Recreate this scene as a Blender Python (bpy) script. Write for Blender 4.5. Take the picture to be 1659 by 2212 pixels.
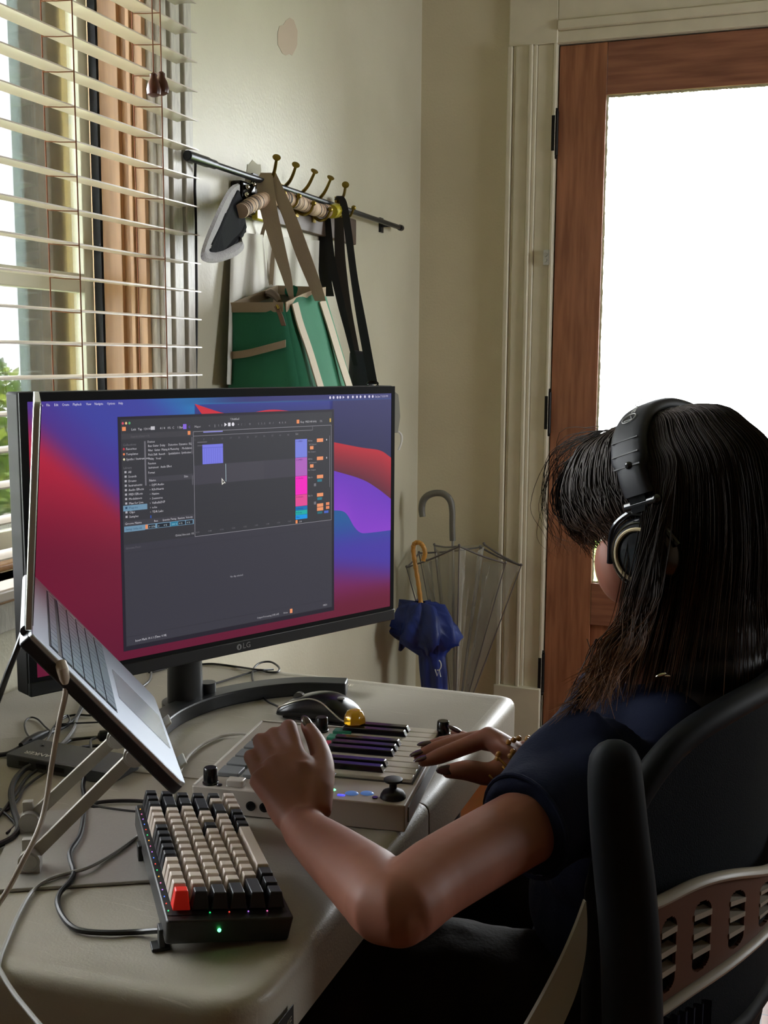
import bpy, bmesh, math, random
from mathutils import Vector, Matrix, Quaternion
random.seed(7)
for o in list(bpy.data.objects): bpy.data.objects.remove(o)
SC = bpy.context.scene
COL = SC.collection
PI = math.pi

# ------------------------------------------------------------------ camera
FPX = 2430.0
CAM = Vector((0, 0, 1.24))
def _axes(pitch=.1357, roll=.0058, yaw=.348):
    cp, sp = math.cos(pitch), math.sin(pitch)
    f = Vector((0, cp, -sp)); u = Vector((0, sp, cp)); r = Vector((1, 0, 0))
    r2 = r*math.cos(roll) + u*math.sin(roll); u2 = -r*math.sin(roll) + u*math.cos(roll)
    R = Matrix.Rotation(yaw, 3, 'Z')
    return R @ r2, R @ u2, R @ f
CR, CU, CF = _axes()
cd = bpy.data.cameras.new('camera'); cam = bpy.data.objects.new('camera', cd); COL.objects.link(cam)
cam.matrix_world = Matrix(((CR.x, CU.x, -CF.x, CAM.x), (CR.y, CU.y, -CF.y, CAM.y), (CR.z, CU.z, -CF.z, CAM.z), (0, 0, 0, 1)))
cd.sensor_fit = 'HORIZONTAL'; cd.sensor_width = 36; cd.lens = FPX/1659*36; cd.clip_start = .02
SC.camera = cam

# ------------------------------------------------------------------ light
SC.view_settings.view_transform = 'Standard'; SC.view_settings.look = 'None'
SC.view_settings.gamma = 1; SC.view_settings.use_curve_mapping = False
SC.view_settings.exposure = 1.95
w = bpy.data.worlds.new('sky'); SC.world = w; w.use_nodes = True
bg = w.node_tree.nodes['Background']
bg.inputs[0].default_value = (.93, .97, 1, 1); bg.inputs[1].default_value = 5.5
def portal(name, loc, rot, sx, sy):
    l = bpy.data.lights.new(name, 'AREA'); l.shape = 'RECTANGLE'; l.size = sx; l.size_y = sy
    o = bpy.data.objects.new(name, l); COL.objects.link(o); o.location = loc; o.rotation_euler = rot
    l.cycles.is_portal = True
    return o
portal('portal_window', (-1.27, 1.17, 1.45), (0, -PI/2, 0), 1.22, 1.34)
portal('portal_door', (-.18, 3.47, 1.28), (-PI/2, 0, 0), .74, 1.46)
portal('portal_added_window', (2.52, 2.55, 1.5), (0, PI/2, 0), 1.0, .8)  # serves the added side window
sl = bpy.data.lights.new('sun', 'SUN'); sl.energy = 3.0; sl.angle = .02; sl.color = (1, .93, .78)
sun = bpy.data.objects.new('sun', sl); COL.objects.link(sun)
sun.rotation_euler = Vector((.03, -.75, .65)).to_track_quat('Z', 'Y').to_euler()

# ------------------------------------------------------------------ helpers
def ray(px, py): return CR*((px-829.5)/FPX) - CU*((py-1106)/FPX) + CF
def W(px, py, ax, val):            # point of the plane x|y|z = val seen at a pixel of the photo
    d = ray(px, py); return CAM + d*((val-CAM[ax])/d[ax])
def D(px, py, dep): return CAM + ray(px, py)*dep
TZ = .73                           # table top
def TP(px, py, h=0.0): return W(px, py, 2, TZ+h)
def lin(c):
    if isinstance(c, str): c = [int(c[i:i+2], 16) for i in (0, 2, 4)]
    r = []
    for v in c[:3]:
        v = v/255.0; r.append(v/12.92 if v <= .04045 else ((v+.055)/1.055)**2.4)
    return (r[0], r[1], r[2], 1)
MATS = {}
def mat(name, col, rough=.5, metal=0, noise=0, nscale=20, bump=0, bscale=200, emit=None, estr=1, alpha=None, sheen=0, coat=0, trans=0, spec=None, col2=None, stretch=None, sub=0):
    if name in MATS: return MATS[name]
    m = bpy.data.materials.new(name); m.use_nodes = True; nt = m.node_tree; b = nt.nodes['Principled BSDF']
    b.inputs['Base Color'].default_value = lin(col); b.inputs['Roughness'].default_value = rough; b.inputs['Metallic'].default_value = metal
    if spec is None and rough >= .8 and metal == 0: spec = .12
    if spec is not None: b.inputs['Specular IOR Level'].default_value = spec
    if coat: b.inputs['Coat Weight'].default_value = coat; b.inputs['Coat Roughness'].default_value = .15
    if sheen: b.inputs['Sheen Weight'].default_value = sheen
    if trans: b.inputs['Transmission Weight'].default_value = trans
    if sub: b.inputs['Subsurface Weight'].default_value = sub; b.inputs['Subsurface Radius'].default_value = (.02, .008, .004); b.inputs['Subsurface Scale'].default_value = .4
    if emit: b.inputs['Emission Color'].default_value = lin(emit); b.inputs['Emission Strength'].default_value = estr
    if alpha is not None: b.inputs['Alpha'].default_value = alpha
    if noise or bump or col2:
        tc = nt.nodes.new('ShaderNodeTexCoord'); mp = nt.nodes.new('ShaderNodeMapping'); nt.links.new(tc.outputs['Object'], mp.inputs[0])
        if stretch: mp.inputs['Scale'].default_value = stretch
    if noise or col2:
        n = nt.nodes.new('ShaderNodeTexNoise'); n.inputs['Scale'].default_value = nscale; n.inputs['Detail'].default_value = 5
        nt.links.new(mp.outputs[0], n.inputs['Vector'])
        mx = nt.nodes.new('ShaderNodeMix'); mx.data_type = 'RGBA'; c = lin(col)
        mx.inputs[6].default_value = c
        mx.inputs[7].default_value = lin(col2) if col2 else tuple(max(0, v*(1-noise)) for v in c[:3])+(1,)
        rp = nt.nodes.new('ShaderNodeMapRange'); rp.inputs[1].default_value = .35; rp.inputs[2].default_value = .68
        nt.links.new(n.outputs[0], rp.inputs[0]); nt.links.new(rp.outputs[0], mx.inputs[0]); nt.links.new(mx.outputs[2], b.inputs['Base Color'])
    if bump:
        n2 = nt.nodes.new('ShaderNodeTexNoise'); n2.inputs['Scale'].default_value = bscale; n2.inputs['Detail'].default_value = 3
        nt.links.new(mp.outputs[0], n2.inputs['Vector'])
        bp = nt.nodes.new('ShaderNodeBump'); bp.inputs['Strength'].default_value = bump; bp.inputs['Distance'].default_value = .002
        nt.links.new(n2.outputs[0], bp.inputs['Height']); nt.links.new(bp.outputs[0], b.inputs['Normal'])
    MATS[name] = m; return m
def glassmat(name, tint=(1, 1, 1), gloss=.12, rough=0.02):
    if name in MATS: return MATS[name]
    m = bpy.data.materials.new(name); m.use_nodes = True; nt = m.node_tree; nt.nodes.clear()
    o = nt.nodes.new('ShaderNodeOutputMaterial'); t = nt.nodes.new('ShaderNodeBsdfTransparent'); t.inputs[0].default_value = tint+(1,)
    g = nt.nodes.new('ShaderNodeBsdfGlossy'); g.inputs['Roughness'].default_value = rough
    fr = nt.nodes.new('ShaderNodeFresnel'); fr.inputs[0].default_value = 1.45
    mu = nt.nodes.new('ShaderNodeMath'); mu.operation = 'MULTIPLY'; mu.inputs[1].default_value = gloss*8
    mu.use_clamp = True
    mx = nt.nodes.new('ShaderNodeMixShader'); nt.links.new(fr.outputs[0], mu.inputs[0]); nt.links.new(mu.outputs[0], mx.inputs[0])
    nt.links.new(t.outputs[0], mx.inputs[1]); nt.links.new(g.outputs[0], mx.inputs[2]); nt.links.new(mx.outputs[0], o.inputs[0])
    MATS[name] = m; return m

def basis(d):
    d = Vector(d).normalized(); a = Vector((0, 0, 1)) if abs(d.z) < .9 else Vector((1, 0, 0))
    x = a.cross(d).normalized(); return x, d.cross(x)
def catmull(pts, n=6):
    pts = [Vector(p) for p in pts]
    if len(pts) < 3: return pts
    P = [pts[0]*2-pts[1]] + pts + [pts[-1]*2-pts[-2]]; out = []
    for i in range(1, len(P)-2):
        for k in range(n):
            t = k/n; a, b, c, d = P[i-1], P[i], P[i+1], P[i+2]
            out.append(.5*((2*b)+(c-a)*t+(2*a-5*b+4*c-d)*t*t+(3*b-3*c+d-a)*t**3))
    out.append(pts[-1]); return out
def lerpseq(r, n):
    if not isinstance(r, (list, tuple)): return [r]*n
    return [r[min(len(r)-2, int(i/(n-1)*(len(r)-1)))]*(1-(i/(n-1)*(len(r)-1)-min(len(r)-2, int(i/(n-1)*(len(r)-1))))) + r[min(len(r)-2, int(i/(n-1)*(len(r)-1)))+1]*(i/(n-1)*(len(r)-1)-min(len(r)-2, int(i/(n-1)*(len(r)-1)))) for i in range(n)]
class MB:
    def __init__(s): s.v = []; s.f = []; s.mi = []; s.k = 0
    def add(s, vs, fs, mi=None):
        o = len(s.v); s.v += [Vector(v) for v in vs]; s.f += [tuple(i+o for i in f) for f in fs]; s.mi += [s.k if mi is None else mi]*len(fs); return s
    def box(s, a, b, mi=None):
        x0, y0, z0 = a; x1, y1, z1 = b
        x0, x1 = min(x0, x1), max(x0, x1); y0, y1 = min(y0, y1), max(y0, y1); z0, z1 = min(z0, z1), max(z0, z1)
        return s.add([(x0, y0, z0), (x1, y0, z0), (x1, y1, z0), (x0, y1, z0), (x0, y0, z1), (x1, y0, z1), (x1, y1, z1), (x0, y1, z1)],
                     [(3, 2, 1, 0), (4, 5, 6, 7), (0, 1, 5, 4), (1, 2, 6, 5), (2, 3, 7, 6), (3, 0, 4, 7)], mi)
    def obox(s, c, ex, ey, ez, hx, hy, hz, top=1.0, mi=None):   # oriented box; top<1 tapers toward +ez
        c = Vector(c); vs = []
        for sz in (-1, 1):
            t = top if sz > 0 else 1
            for sx, sy in ((-1, -1), (1, -1), (1, 1), (-1, 1)): vs.append(c+ex*(hx*sx*t)+ey*(hy*sy*t)+ez*(hz*sz))
        return s.add(vs, [(3, 2, 1, 0), (4, 5, 6, 7), (0, 1, 5, 4), (1, 2, 6, 5), (2, 3, 7, 6), (3, 0, 4, 7)], mi)
    def tube(s, pts, r, n=8, caps=True, flat=1.0, up=None, smooth=0, mi=None):
        pts = catmull(pts, smooth) if smooth else [Vector(p) for p in pts]
        rs = lerpseq(r, len(pts)); vs = []; fs = []; px = None
        for i, p in enumerate(pts):
            d = (pts[min(i+1, len(pts)-1)]-pts[max(i-1, 0)])
            if d.length < 1e-9: d = Vector((0, 0, 1))
            d.normalize()
            if up is not None:
                y = (Vector(up)-d*d.dot(Vector(up))).normalized(); x = y.cross(d)
            elif px is None: x, y = basis(d)
            else:
                x = (px-d*px.dot(d)).normalized(); y = d.cross(x)
            px = x
            for k in range(n):
                a = 2*PI*k/n; vs.append(p+x*(rs[i]*math.cos(a))+y*(rs[i]*flat*math.sin(a)))
        m = len(pts)
        for i in range(m-1):
            for k in range(n):
                a = i*n+k; b = i*n+(k+1) % n; fs.append((a, b, b+n, a+n))
        if caps: fs.append(tuple(range(n))[::-1]); fs.append(tuple((m-1)*n+k for k in range(n)))
        return s.add(vs, fs, mi)
    def ell(s, c, ax, ay, az, nu=16, nv=10, mi=None):           # ellipsoid with axis vectors
        c = Vector(c); vs = [c-az]; fs = []
        for j in range(1, nv):
            t = PI*j/nv
            for i in range(nu):
                a = 2*PI*i/nu; vs.append(c+ax*(math.sin(t)*math.cos(a))+ay*(math.sin(t)*math.sin(a))-az*math.cos(t))
        vs.append(c+az)
        for i in range(nu): fs.append((0, 1+(i+1) % nu, 1+i))
        for j in range(nv-2):
            for i in range(nu):
                a = 1+j*nu+i; b = 1+j*nu+(i+1) % nu; fs.append((a, b, b+nu, a+nu))
        L = len(vs)-1
        for i in range(nu): fs.append((L, 1+(nv-2)*nu+i, 1+(nv-2)*nu+(i+1) % nu))
        return s.add(vs, fs, mi)
    def sph(s, c, r, nu=12, nv=8, mi=None): return s.ell(c, Vector((r, 0, 0)), Vector((0, r, 0)), Vector((0, 0, r)), nu, nv, mi)
    def lathe(s, c, d, prof, n=20, mi=None):                    # prof: (radius, height along d)
        c = Vector(c); d = Vector(d).normalized(); x, y = basis(d); vs = []; fs = []
        for r, h in prof:
            for k in range(n):
                a = 2*PI*k/n; vs.append(c+d*h+x*(r*math.cos(a))+y*(r*math.sin(a)))
        for i in range(len(prof)-1):
            for k in range(n):
                a = i*n+k; b = i*n+(k+1) % n; fs.append((a, b, b+n, a+n))
        fs.append(tuple(range(n))[::-1]); fs.append(tuple((len(prof)-1)*n+k for k in range(n)))
        return s.add(vs, fs, mi)
    def cyl(s, c, d, r, h, n=20, mi=None): return s.lathe(c, d, [(r, 0), (r, h)], n, mi)
    def prism(s, pts, th, mi=None):                             # pts: planar 3D outline, th: thickness vector
        pts = [Vector(p) for p in pts]; th = Vector(th); n = len(pts)
        return s.add(pts+[p+th for p in pts], [tuple(range(n))[::-1], tuple(range(n, 2*n))]+[(i, (i+1) % n, (i+1) % n+n, i+n) for i in range(n)], mi)
    def grid(s, rows, mi=None, close=False):                    # rows of points
        m = len(rows[0]); vs = [p for r in rows for p in r]; fs = []
        for i in range(len(rows)-1):
            for k in range(m if close else m-1): fs.append((i*m+k, i*m+(k+1) % m, (i+1)*m+(k+1) % m, (i+1)*m+k))
        return s.add(vs, fs, mi)
    def ribbon(s, pts, wd, th=.002, smooth=0, mi=None):         # flat strap; wd list of width vectors (or one)
        P = catmull(pts, smooth) if smooth else [Vector(p) for p in pts]; n = len(P)
        if isinstance(wd, (list, tuple)) and not isinstance(wd[0], (int, float)):
            Wd = catmull([Vector(x) for x in wd], smooth) if smooth else [Vector(x) for x in wd]
            if len(Wd) != n: Wd = [Wd[min(len(Wd)-1, int(i*len(Wd)/n))] for i in range(n)]
        else: Wd = [Vector(wd)]*n
        vs = []; fs = []
        for i in range(n):
            d = (P[min(i+1, n-1)]-P[max(i-1, 0)]).normalized(); nn = d.cross(Wd[i]).normalized()*th*.5
            vs += [P[i]-Wd[i]*.5-nn, P[i]+Wd[i]*.5-nn, P[i]+Wd[i]*.5+nn, P[i]-Wd[i]*.5+nn]
        for i in range(n-1):
            for k in range(4): fs.append((i*4+k, i*4+(k+1) % 4, i*4+4+(k+1) % 4, i*4+4+k))
        fs += [(0, 3, 2, 1), (n*4-4, n*4-3, n*4-2, n*4-1)]
        return s.add(vs, fs, mi)
def empty(name, loc, label=None, cat=None, group=None, kind=None):
    o = bpy.data.objects.new(name, None); o.empty_display_size = .05; COL.objects.link(o); o.location = loc
    return tag(o, label, cat, group, kind)
def tag(o, label=None, cat=None, group=None, kind=None):
    if label: o['label'] = label
    if cat: o['category'] = cat
    if group: o['group'] = group
    if kind: o['kind'] = kind
    return o
def wloc(p):
    v = Vector((0, 0, 0))
    while p is not None: v = v+p.location; p = p.parent
    return v
def obj(name, mb, mt, parent=None, smooth=True, bevel=0, bseg=2, sub=0, remesh=0, sm=0, label=None, org=None, angle=40):
    me = bpy.data.meshes.new(name)
    off = wloc(parent)
    if parent is None: off = Vector(org) if org is not None else Vector((0, 0, 0))
    me.from_pydata([v-off for v in mb.v], [], mb.f); me.update()
    for m_ in (mt if isinstance(mt, (list, tuple)) else [mt]): me.materials.append(m_)
    for p, k in zip(me.polygons, mb.mi): p.material_index = k; p.use_smooth = smooth
    bm = bmesh.new(); bm.from_mesh(me); bmesh.ops.recalc_face_normals(bm, faces=bm.faces)
    if smooth and not remesh:
        for e in bm.edges:
            if len(e.link_faces) == 2 and e.calc_face_angle(0) > math.radians(angle): e.smooth = False
    bm.to_mesh(me); bm.free()
    o = bpy.data.objects.new(name, me); COL.objects.link(o)
    if parent is not None: o.parent = parent
    elif org is not None: o.location = off
    if remesh:
        r = o.modifiers.new('r', 'REMESH'); r.mode = 'VOXEL'; r.voxel_size = remesh; r.use_smooth_shade = True
        if sm: s_ = o.modifiers.new('s', 'SMOOTH'); s_.factor = .5; s_.iterations = sm
    if bevel:
        b = o.modifiers.new('b', 'BEVEL'); b.width = bevel; b.segments = bseg; b.limit_method = 'ANGLE'; b.angle_limit = math.radians(35); b.harden_normals = False
    if sub: q = o.modifiers.new('d', 'SUBSURF'); q.levels = sub; q.render_levels = sub
    if label: o['label'] = label
    return o
def text(name, s, org, ex, ey, size, mt, parent=None, ext=.0002, al='LEFT', shear=0, label=None):
    cu = bpy.data.curves.new(name, 'FONT'); cu.body = s; cu.size = size; cu.extrude = ext; cu.align_x = al; cu.shear = shear; cu.resolution_u = 2
    t = bpy.data.objects.new(name, cu); COL.objects.link(t); bpy.context.view_layer.update()
    me = bpy.data.meshes.new_from_object(t); bpy.data.objects.remove(t)
    ez = ex.cross(ey); off = wloc(parent)
    M = Matrix(((ex.x, ey.x, ez.x, org[0]-off.x), (ex.y, ey.y, ez.y, org[1]-off.y), (ex.z, ey.z, ez.z, org[2]-off.z), (0, 0, 0, 1)))
    me.transform(M); me.materials.clear(); me.materials.append(mt)
    o = bpy.data.objects.new(name, me); COL.objects.link(o)
    if parent is not None: o.parent = parent
    if label: o['label'] = label
    return o
X, Y, Z = Vector((1, 0, 0)), Vector((0, 1, 0)), Vector((0, 0, 1))
# ------------------------------------------------------------------ room shell
def wallmat(name, col, col2):
    m = mat(name, col, rough=.42, bump=.35, bscale=140, col2=col2, nscale=3.0, spec=.5)
    return m
mw = wallmat('cream_gloss_paint', 'cdc8b2', 'c2bda6')
mw2 = wallmat('cream_matte_paint', 'ded4b8', 'd3c9ae')
XW, YB = -1.12, 3.4
WY0, WY1, WZ0, WZ1 = .50, 1.826, .90, 2.12       # window opening
DX0, DX1, DZ1 = -.70, .14, 2.15                  # door opening
b = MB()
b.box((XW-.14, -2.0, 0), (XW, WY0, 2.7)); b.box((XW-.14, WY1, 0), (XW, YB+.14, 2.7))
b.box((XW-.14, WY0, 0), (XW, WY1, WZ0)); b.box((XW-.14, WY0, WZ1), (XW, WY1, 2.7))
tag(obj('wall_left', b, mw, smooth=False), kind='structure')
b = MB(); b.box((XW, YB, 0), (DX0-.02, YB+.14, 2.7)); b.box((DX1+.02, YB, 0), (2.4, YB+.14, 2.7)); b.box((DX0-.02, YB, DZ1+.02), (DX1+.02, YB+.14, 2.7))
tag(obj('wall_back', b, mw2, smooth=False), kind='structure')
mwd = mat('umber_wall_paint', '98826a', .7, noise=.1, nscale=4)
b = MB(); b.box((2.4, -2.0, 0), (2.54, 2.15, 2.7)); b.box((2.4, 2.95, 0), (2.54, YB+.14, 2.7)); b.box((2.4, 2.15, 0), (2.54, 2.95, 1.0)); b.box((2.4, 2.15, 2.0), (2.54, 2.95, 2.7)); tag(obj('wall_right', b, mwd, smooth=False), kind='structure')
b = MB(); b.box((XW-.14, -2.14, 0), (2.54, -2.0, 2.7))
tag(obj('wall_front', b, mwd, smooth=False), kind='structure')
b = MB(); b.box((XW-.14, -2.14, 2.7), (2.54, YB+.14, 2.85)); tag(obj('ceiling', b, mat('ceiling_paint', 'd6d2c6', .8), smooth=False), kind='structure')
w2 = empty('added_light_window', (2.4, 2.45, 1.0), kind='structure')  # unseen side window, added to brighten the back and left walls
b = MB(); b.box((2.5, 2.151, 1.001), (2.504, 2.949, 1.999)); obj('window_glass', b, glassmat('window_glass'), w2, smooth=False)
b = MB()
for q in (((2.48, 2.151, 1.001), (2.52, 2.19, 1.999)), ((2.48, 2.91, 1.001), (2.52, 2.949, 1.999)), ((2.48, 2.19, 1.001), (2.52, 2.91, 1.04)), ((2.48, 2.19, 1.96), (2.52, 2.91, 1.999))): b.box(*q)
obj('window_frame', b, mat('ceiling_paint', 'd6d2c6', .8), w2, smooth=False)
# plank floor
mf = bpy.data.materials.new('oak_boards'); mf.use_nodes = True; nt = mf.node_tree; pb = nt.nodes['Principled BSDF']; pb.inputs['Roughness'].default_value = .3
tc = nt.nodes.new('ShaderNodeTexCoord'); br = nt.nodes.new('ShaderNodeTexBrick'); br.offset = .37
mp = nt.nodes.new('ShaderNodeMapping'); mp.inputs['Rotation'].default_value = (0, 0, PI/2); nt.links.new(tc.outputs['Object'], mp.inputs[0]); nt.links.new(mp.outputs[0], br.inputs['Vector'])
br.inputs['Color1'].default_value = lin('a8602c'); br.inputs['Color2'].default_value = lin('8c4820'); br.inputs['Mortar'].default_value = lin('2a160c')
br.inputs['Scale'].default_value = 1; br.inputs['Mortar Size'].default_value = .002; br.inputs['Brick Width'].default_value = .9; br.inputs['Row Height'].default_value = .075
no = nt.nodes.new('ShaderNodeTexNoise'); no.inputs['Scale'].default_value = 9; mp2 = nt.nodes.new('ShaderNodeMapping'); mp2.inputs['Scale'].default_value = (8, 1, 1)
nt.links.new(tc.outputs['Object'], mp2.inputs[0]); nt.links.new(mp2.outputs[0], no.inputs['Vector'])
mx = nt.nodes.new('ShaderNodeMix'); mx.data_type = 'RGBA'; mx.blend_type = 'MULTIPLY'; mx.inputs[0].default_value = .5
nt.links.new(br.outputs[0], mx.inputs[6]); nt.links.new(no.outputs[1], mx.inputs[7]); nt.links.new(mx.outputs[2], pb.inputs['Base Color'])
b = MB(); b.box((XW-.14, -2.14, -.12), (2.54, YB+.14, 0)); tag(obj('floor', b, mf, smooth=False), kind='structure')
mtrim = mat('cream_trim_paint', 'ddd5be', .4, noise=.08, nscale=14, bump=.15, bscale=60)
b = MB(); b.box((XW, WY1+.14, 0), (XW+.016, YB, .16)); tag(obj('baseboard_left', b, mtrim, bevel=.004), kind='structure')
b = MB(); b.box((XW+.016, YB-.016, 0), (DX0-.145, YB, .16)); tag(obj('baseboard_back', b, mtrim, bevel=.004), kind='structure')

# ------------------------------------------------------------------ door with its casing
def casing(b, x0, x1, z0, z1, y, prof):        # vertical moulding; prof list of (frac0, frac1, depth)
    for a, c, d in prof: b.box((x0+(x1-x0)*a, y-d, z0), (x0+(x1-x0)*c, y, z1))
b = MB(); casing(b, DX0-.145, DX0-.0, 0, DZ1+.0, YB, [(0, .10, .030), (.10, .16, .018), (.16, .44, .024), (.44, .52, .032), (.52, .60, .020), (.60, .93, .014), (.93, 1, .022)])
b.box((DX0-.15, YB-.036, 0), (DX0, YB, .22))
casing(b, DX1, DX1+.145, 0, DZ1+.0, YB, [(0, .07, .022), (.07, .4, .014), (.4, .56, .032), (.56, .84, .024), (.84, 1, .03)])
b.box((DX0-.03, YB-.012, DZ1), (DX1+.145, YB, DZ1+.035)); b.box((DX0-.0, YB-.024, DZ1+.035), (DX1+.145, YB, DZ1+.062)); b.box((DX0-.0, YB-.016, DZ1+.062), (DX1+.145, YB, DZ1+.19))
b.box((DX0-.145, YB-.016, DZ1+.0), (DX0-.0, YB, DZ1+.19)); b.box((DX0-.17, YB-.04, DZ1+.19), (DX1+.17, YB, DZ1+.225))
tag(obj('trim_1', b, mtrim, bevel=.003), kind='structure')
b = MB(); b.box((DX0-.02, YB, 0), (DX0, YB+.14, DZ1)); b.box((DX1, YB, 0), (DX1+.02, YB+.14, DZ1)); b.box((DX0-.02, YB, DZ1), (DX1+.02, YB+.14, DZ1+.02)); b.box((DX0, YB-.0, -.01), (DX1, YB+.14, .02)); b.box((DX0, YB+.047, .02), (DX0+.02, YB+.062, DZ1)); b.box((DX1-.02, YB+.047, .02), (DX1, YB+.062, DZ1)); b.box((DX0+.02, YB+.047, DZ1-.02), (DX1-.02, YB+.062, DZ1))
tag(obj('trim_2', b, mtrim, smooth=False), kind='structure')
dr = empty('door_1', (DX0, YB, .02), kind='structure')
mdoor = mat('varnished_door_wood', 'aa7050', .36, col2='86543a', nscale=5, stretch=(14, 14, 1.1), bump=.12, bscale=30)
mdoorh = mat('varnished_rail_wood', 'a06a52', .36, col2='7e503e', nscale=5, stretch=(1.1, 14, 14), bump=.12, bscale=30)
y0, y1 = YB+.004, YB+.045
gx0, gx1, gz0, gz1 = -.558, .0, .56, 2.0
b = MB(); b.box((DX0+.004, y0, .02), (gx0, y1, DZ1-.004)); obj('door_stile', b, mdoor, dr, bevel=.0015)
b = MB(); b.box((gx1, y0, .02), (DX1-.004, y1, DZ1-.004)); obj('door_stile', b, mdoor, dr, bevel=.0015)
b = MB(); b.box((gx0+.0008, y0, gz1), (gx1-.0008, y1, DZ1-.004)); obj('door_rail', b, mdoorh, dr, bevel=.0015)
b = MB(); b.box((gx0+.0008, y0, gz0-.13), (gx1-.0008, y1, gz0)); obj('door_rail', b, mdoorh, dr, bevel=.0015)
b = MB(); b.box((gx0+.0008, y0, .02), (gx1-.0008, y1, .24)); obj('door_rail', b, mdoorh, dr, bevel=.0015)
b = MB(); b.box((gx0, y0+.014, .24), (gx1, y1-.008, gz0-.13)); b.box((gx0+.05, y0+.008, .29), (gx1-.05, y0+.014, gz0-.18)); obj('door_panel', b, mdoor, dr, bevel=.003)
b = MB(); b.box((gx0, y0+.02, gz0), (gx1, y0+.024, gz1)); obj('glass_pane', b, glassmat('door_glass'), dr, smooth=False)
mput = mat('crumbly_putty', 'b9b291', .8, noise=.3, nscale=60, bump=1, bscale=150)
for (a, c) in (((gx0, gz0), (gx0, gz1)), ((gx0, gz1), (gx1, gz1)), ((gx0, gz0), (gx1, gz0)), ((gx1, gz0), (gx1, gz1))):
    n = 160; P = []; 
    for i in range(n+1):
        t = i/n; P.append(Vector((a[0]+(c[0]-a[0])*t, y0+.017, a[1]+(c[1]-a[1])*t)))
    b = MB(); b.tube(P, [.0045+.0025*random.random() for _ in range(n+1)], 6); obj('glazing_bead', b, mput, dr)
mhin = mat('aged_black_iron', '1c1a19', .45, metal=.6, noise=.4, nscale=40)
for hz in (1.897, 1.08, .267):
    b = MB(); b.cyl((DX0+.001, YB-.012, hz-.062), Z, .0075, .124, 12); b.sph((DX0+.001, YB-.012, hz+.066), .0065, 8, 6); b.sph((DX0+.001, YB-.012, hz-.066), .0065, 8, 6)
    b.box((DX0-.010, YB-.0242, hz-.05), (DX0-.0005, YB-.0222, hz+.05)); obj('door_hinge', b, mhin, dr)
b = MB(); b.box((gx1+.035, y0-.006, .95), (gx1+.085, y0, 1.15)); b.tube([(gx1+.06, y0-.006, 1.05), (gx1+.06, y0-.05, 1.05)], .009, 10); b.lathe((gx1+.06, y0-.05, 1.05), -Y, [(.012, 0), (.026, .006), (.027, .02), (.012, .028)], 16)
obj('door_knob', b, mat('old_brass', '8a7436', .3, metal=.9), dr)
mlatch = mat('brushed_steel', 'b5b5b2', .35, metal=.9)
b = MB(); c = W(1178, 556, 1, YB-.03); b.box((c.x-.006, YB-.030, c.z-.022), (c.x+.010, YB-.0225, c.z+.022)); b.cyl((c.x, YB-.030, c.z+.008), -Y, .006, .006, 10); b.cyl((c.x, YB-.030, c.z-.008), -Y, .006, .006, 10)
tag(obj('latch_plate', b, mlatch), 'small worn steel latch plate screwed to the cream door casing', 'latch')

# ------------------------------------------------------------------ window
wn = empty('window_1', (XW, WY1, WZ0), kind='structure')
mjamb = mat('tan_wood_jamb', 'a8825a', .4, col2='94704c', nscale=6, stretch=(14, 14, 1.2))
mwf = mat('white_trim_paint', 'c4c0b4', .4, noise=.25, nscale=30, stretch=(4, 4, 1), bump=.3, bscale=80)
b = MB()
for a, c, d in ((0, .08, .012), (.08, .26, .022), (.26, .34, .012), (.34, .58, .024), (.58, .66, .013), (.66, .86, .026), (.86, 1, .016)):
    b.box((XW, WY1+.138*a, .83), (XW+d, WY1+.138*c, WZ1)); b.box((XW, WY0-.138*c, .83), (XW+d, WY0-.138*a, WZ1))
b.box((XW, WY0-.138, WZ1), (XW+.02, WY1+.138, WZ1+.13)); obj('window_casing', b, mwf, wn, bevel=.002)
b = MB(); b.box((XW-.13, WY1-.012, WZ0), (XW+.0, WY1-.0002, WZ1)); b.box((XW-.085, WY1-.022, WZ0), (XW-.045, WY1-.012, WZ1)); b.box((XW-.03, WY1-.018, WZ0), (XW-.022, WY1-.012, WZ1))
b.box((XW-.13, WY0+.0002, WZ0), (XW+.0, WY0+.012, WZ1)); b.box((XW-.13, WY0, WZ1-.012), (XW, WY1, WZ1)); obj('window_jamb', b, mjamb, wn, bevel=.001)
b = MB(); b.box((XW-.13, WY0, WZ0-.0), (XW-.05, WY1-.012, WZ0+.012)); b.box((XW-.05, WY0-.14, WZ0-.022), (XW+.045, WY1+.14, WZ0)); obj('window_sill', b, mjamb, wn, bevel=.004)
b = MB(); b.box((XW, WY0-.12, WZ0-.075), (XW+.016, WY1+.12, WZ0-.022)); obj('window_apron', b, mwf, wn, bevel=.003)
msash = mat('pale_sash_paint', 'a9a892', .5, noise=.1, nscale=10); mdark = mat('dark_weatherstrip', '2c3138', .5)
b = MB(); b.box((XW-.125, WY1-.052, WZ0+.012), (XW-.105, WY1-.024, WZ1-.012)); b.box((XW-.125, WY0+.012, WZ0+.012), (XW-.105, WY0+.05, WZ1-.012))
mz = W(120, 600, 0, XW-.11).z
b.box((XW-.125, WY0+.05, mz-.022), (XW-.105, WY1-.052, mz+.012)); b.box((XW-.125, WY0+.05, WZ0+.012), (XW-.105, WY1-.052, WZ0+.05)); b.box((XW-.125, WY0+.05, WZ1-.05), (XW-.105, WY1-.052, WZ1-.012))
obj('window_sash', b, msash, wn, bevel=.002)
b = MB(); b.box((XW-.104, WY1-.024, WZ0+.012), (XW-.088, WY1-.012, WZ1-.012)); obj('weatherstrip', b, mdark, wn, smooth=False)
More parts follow.
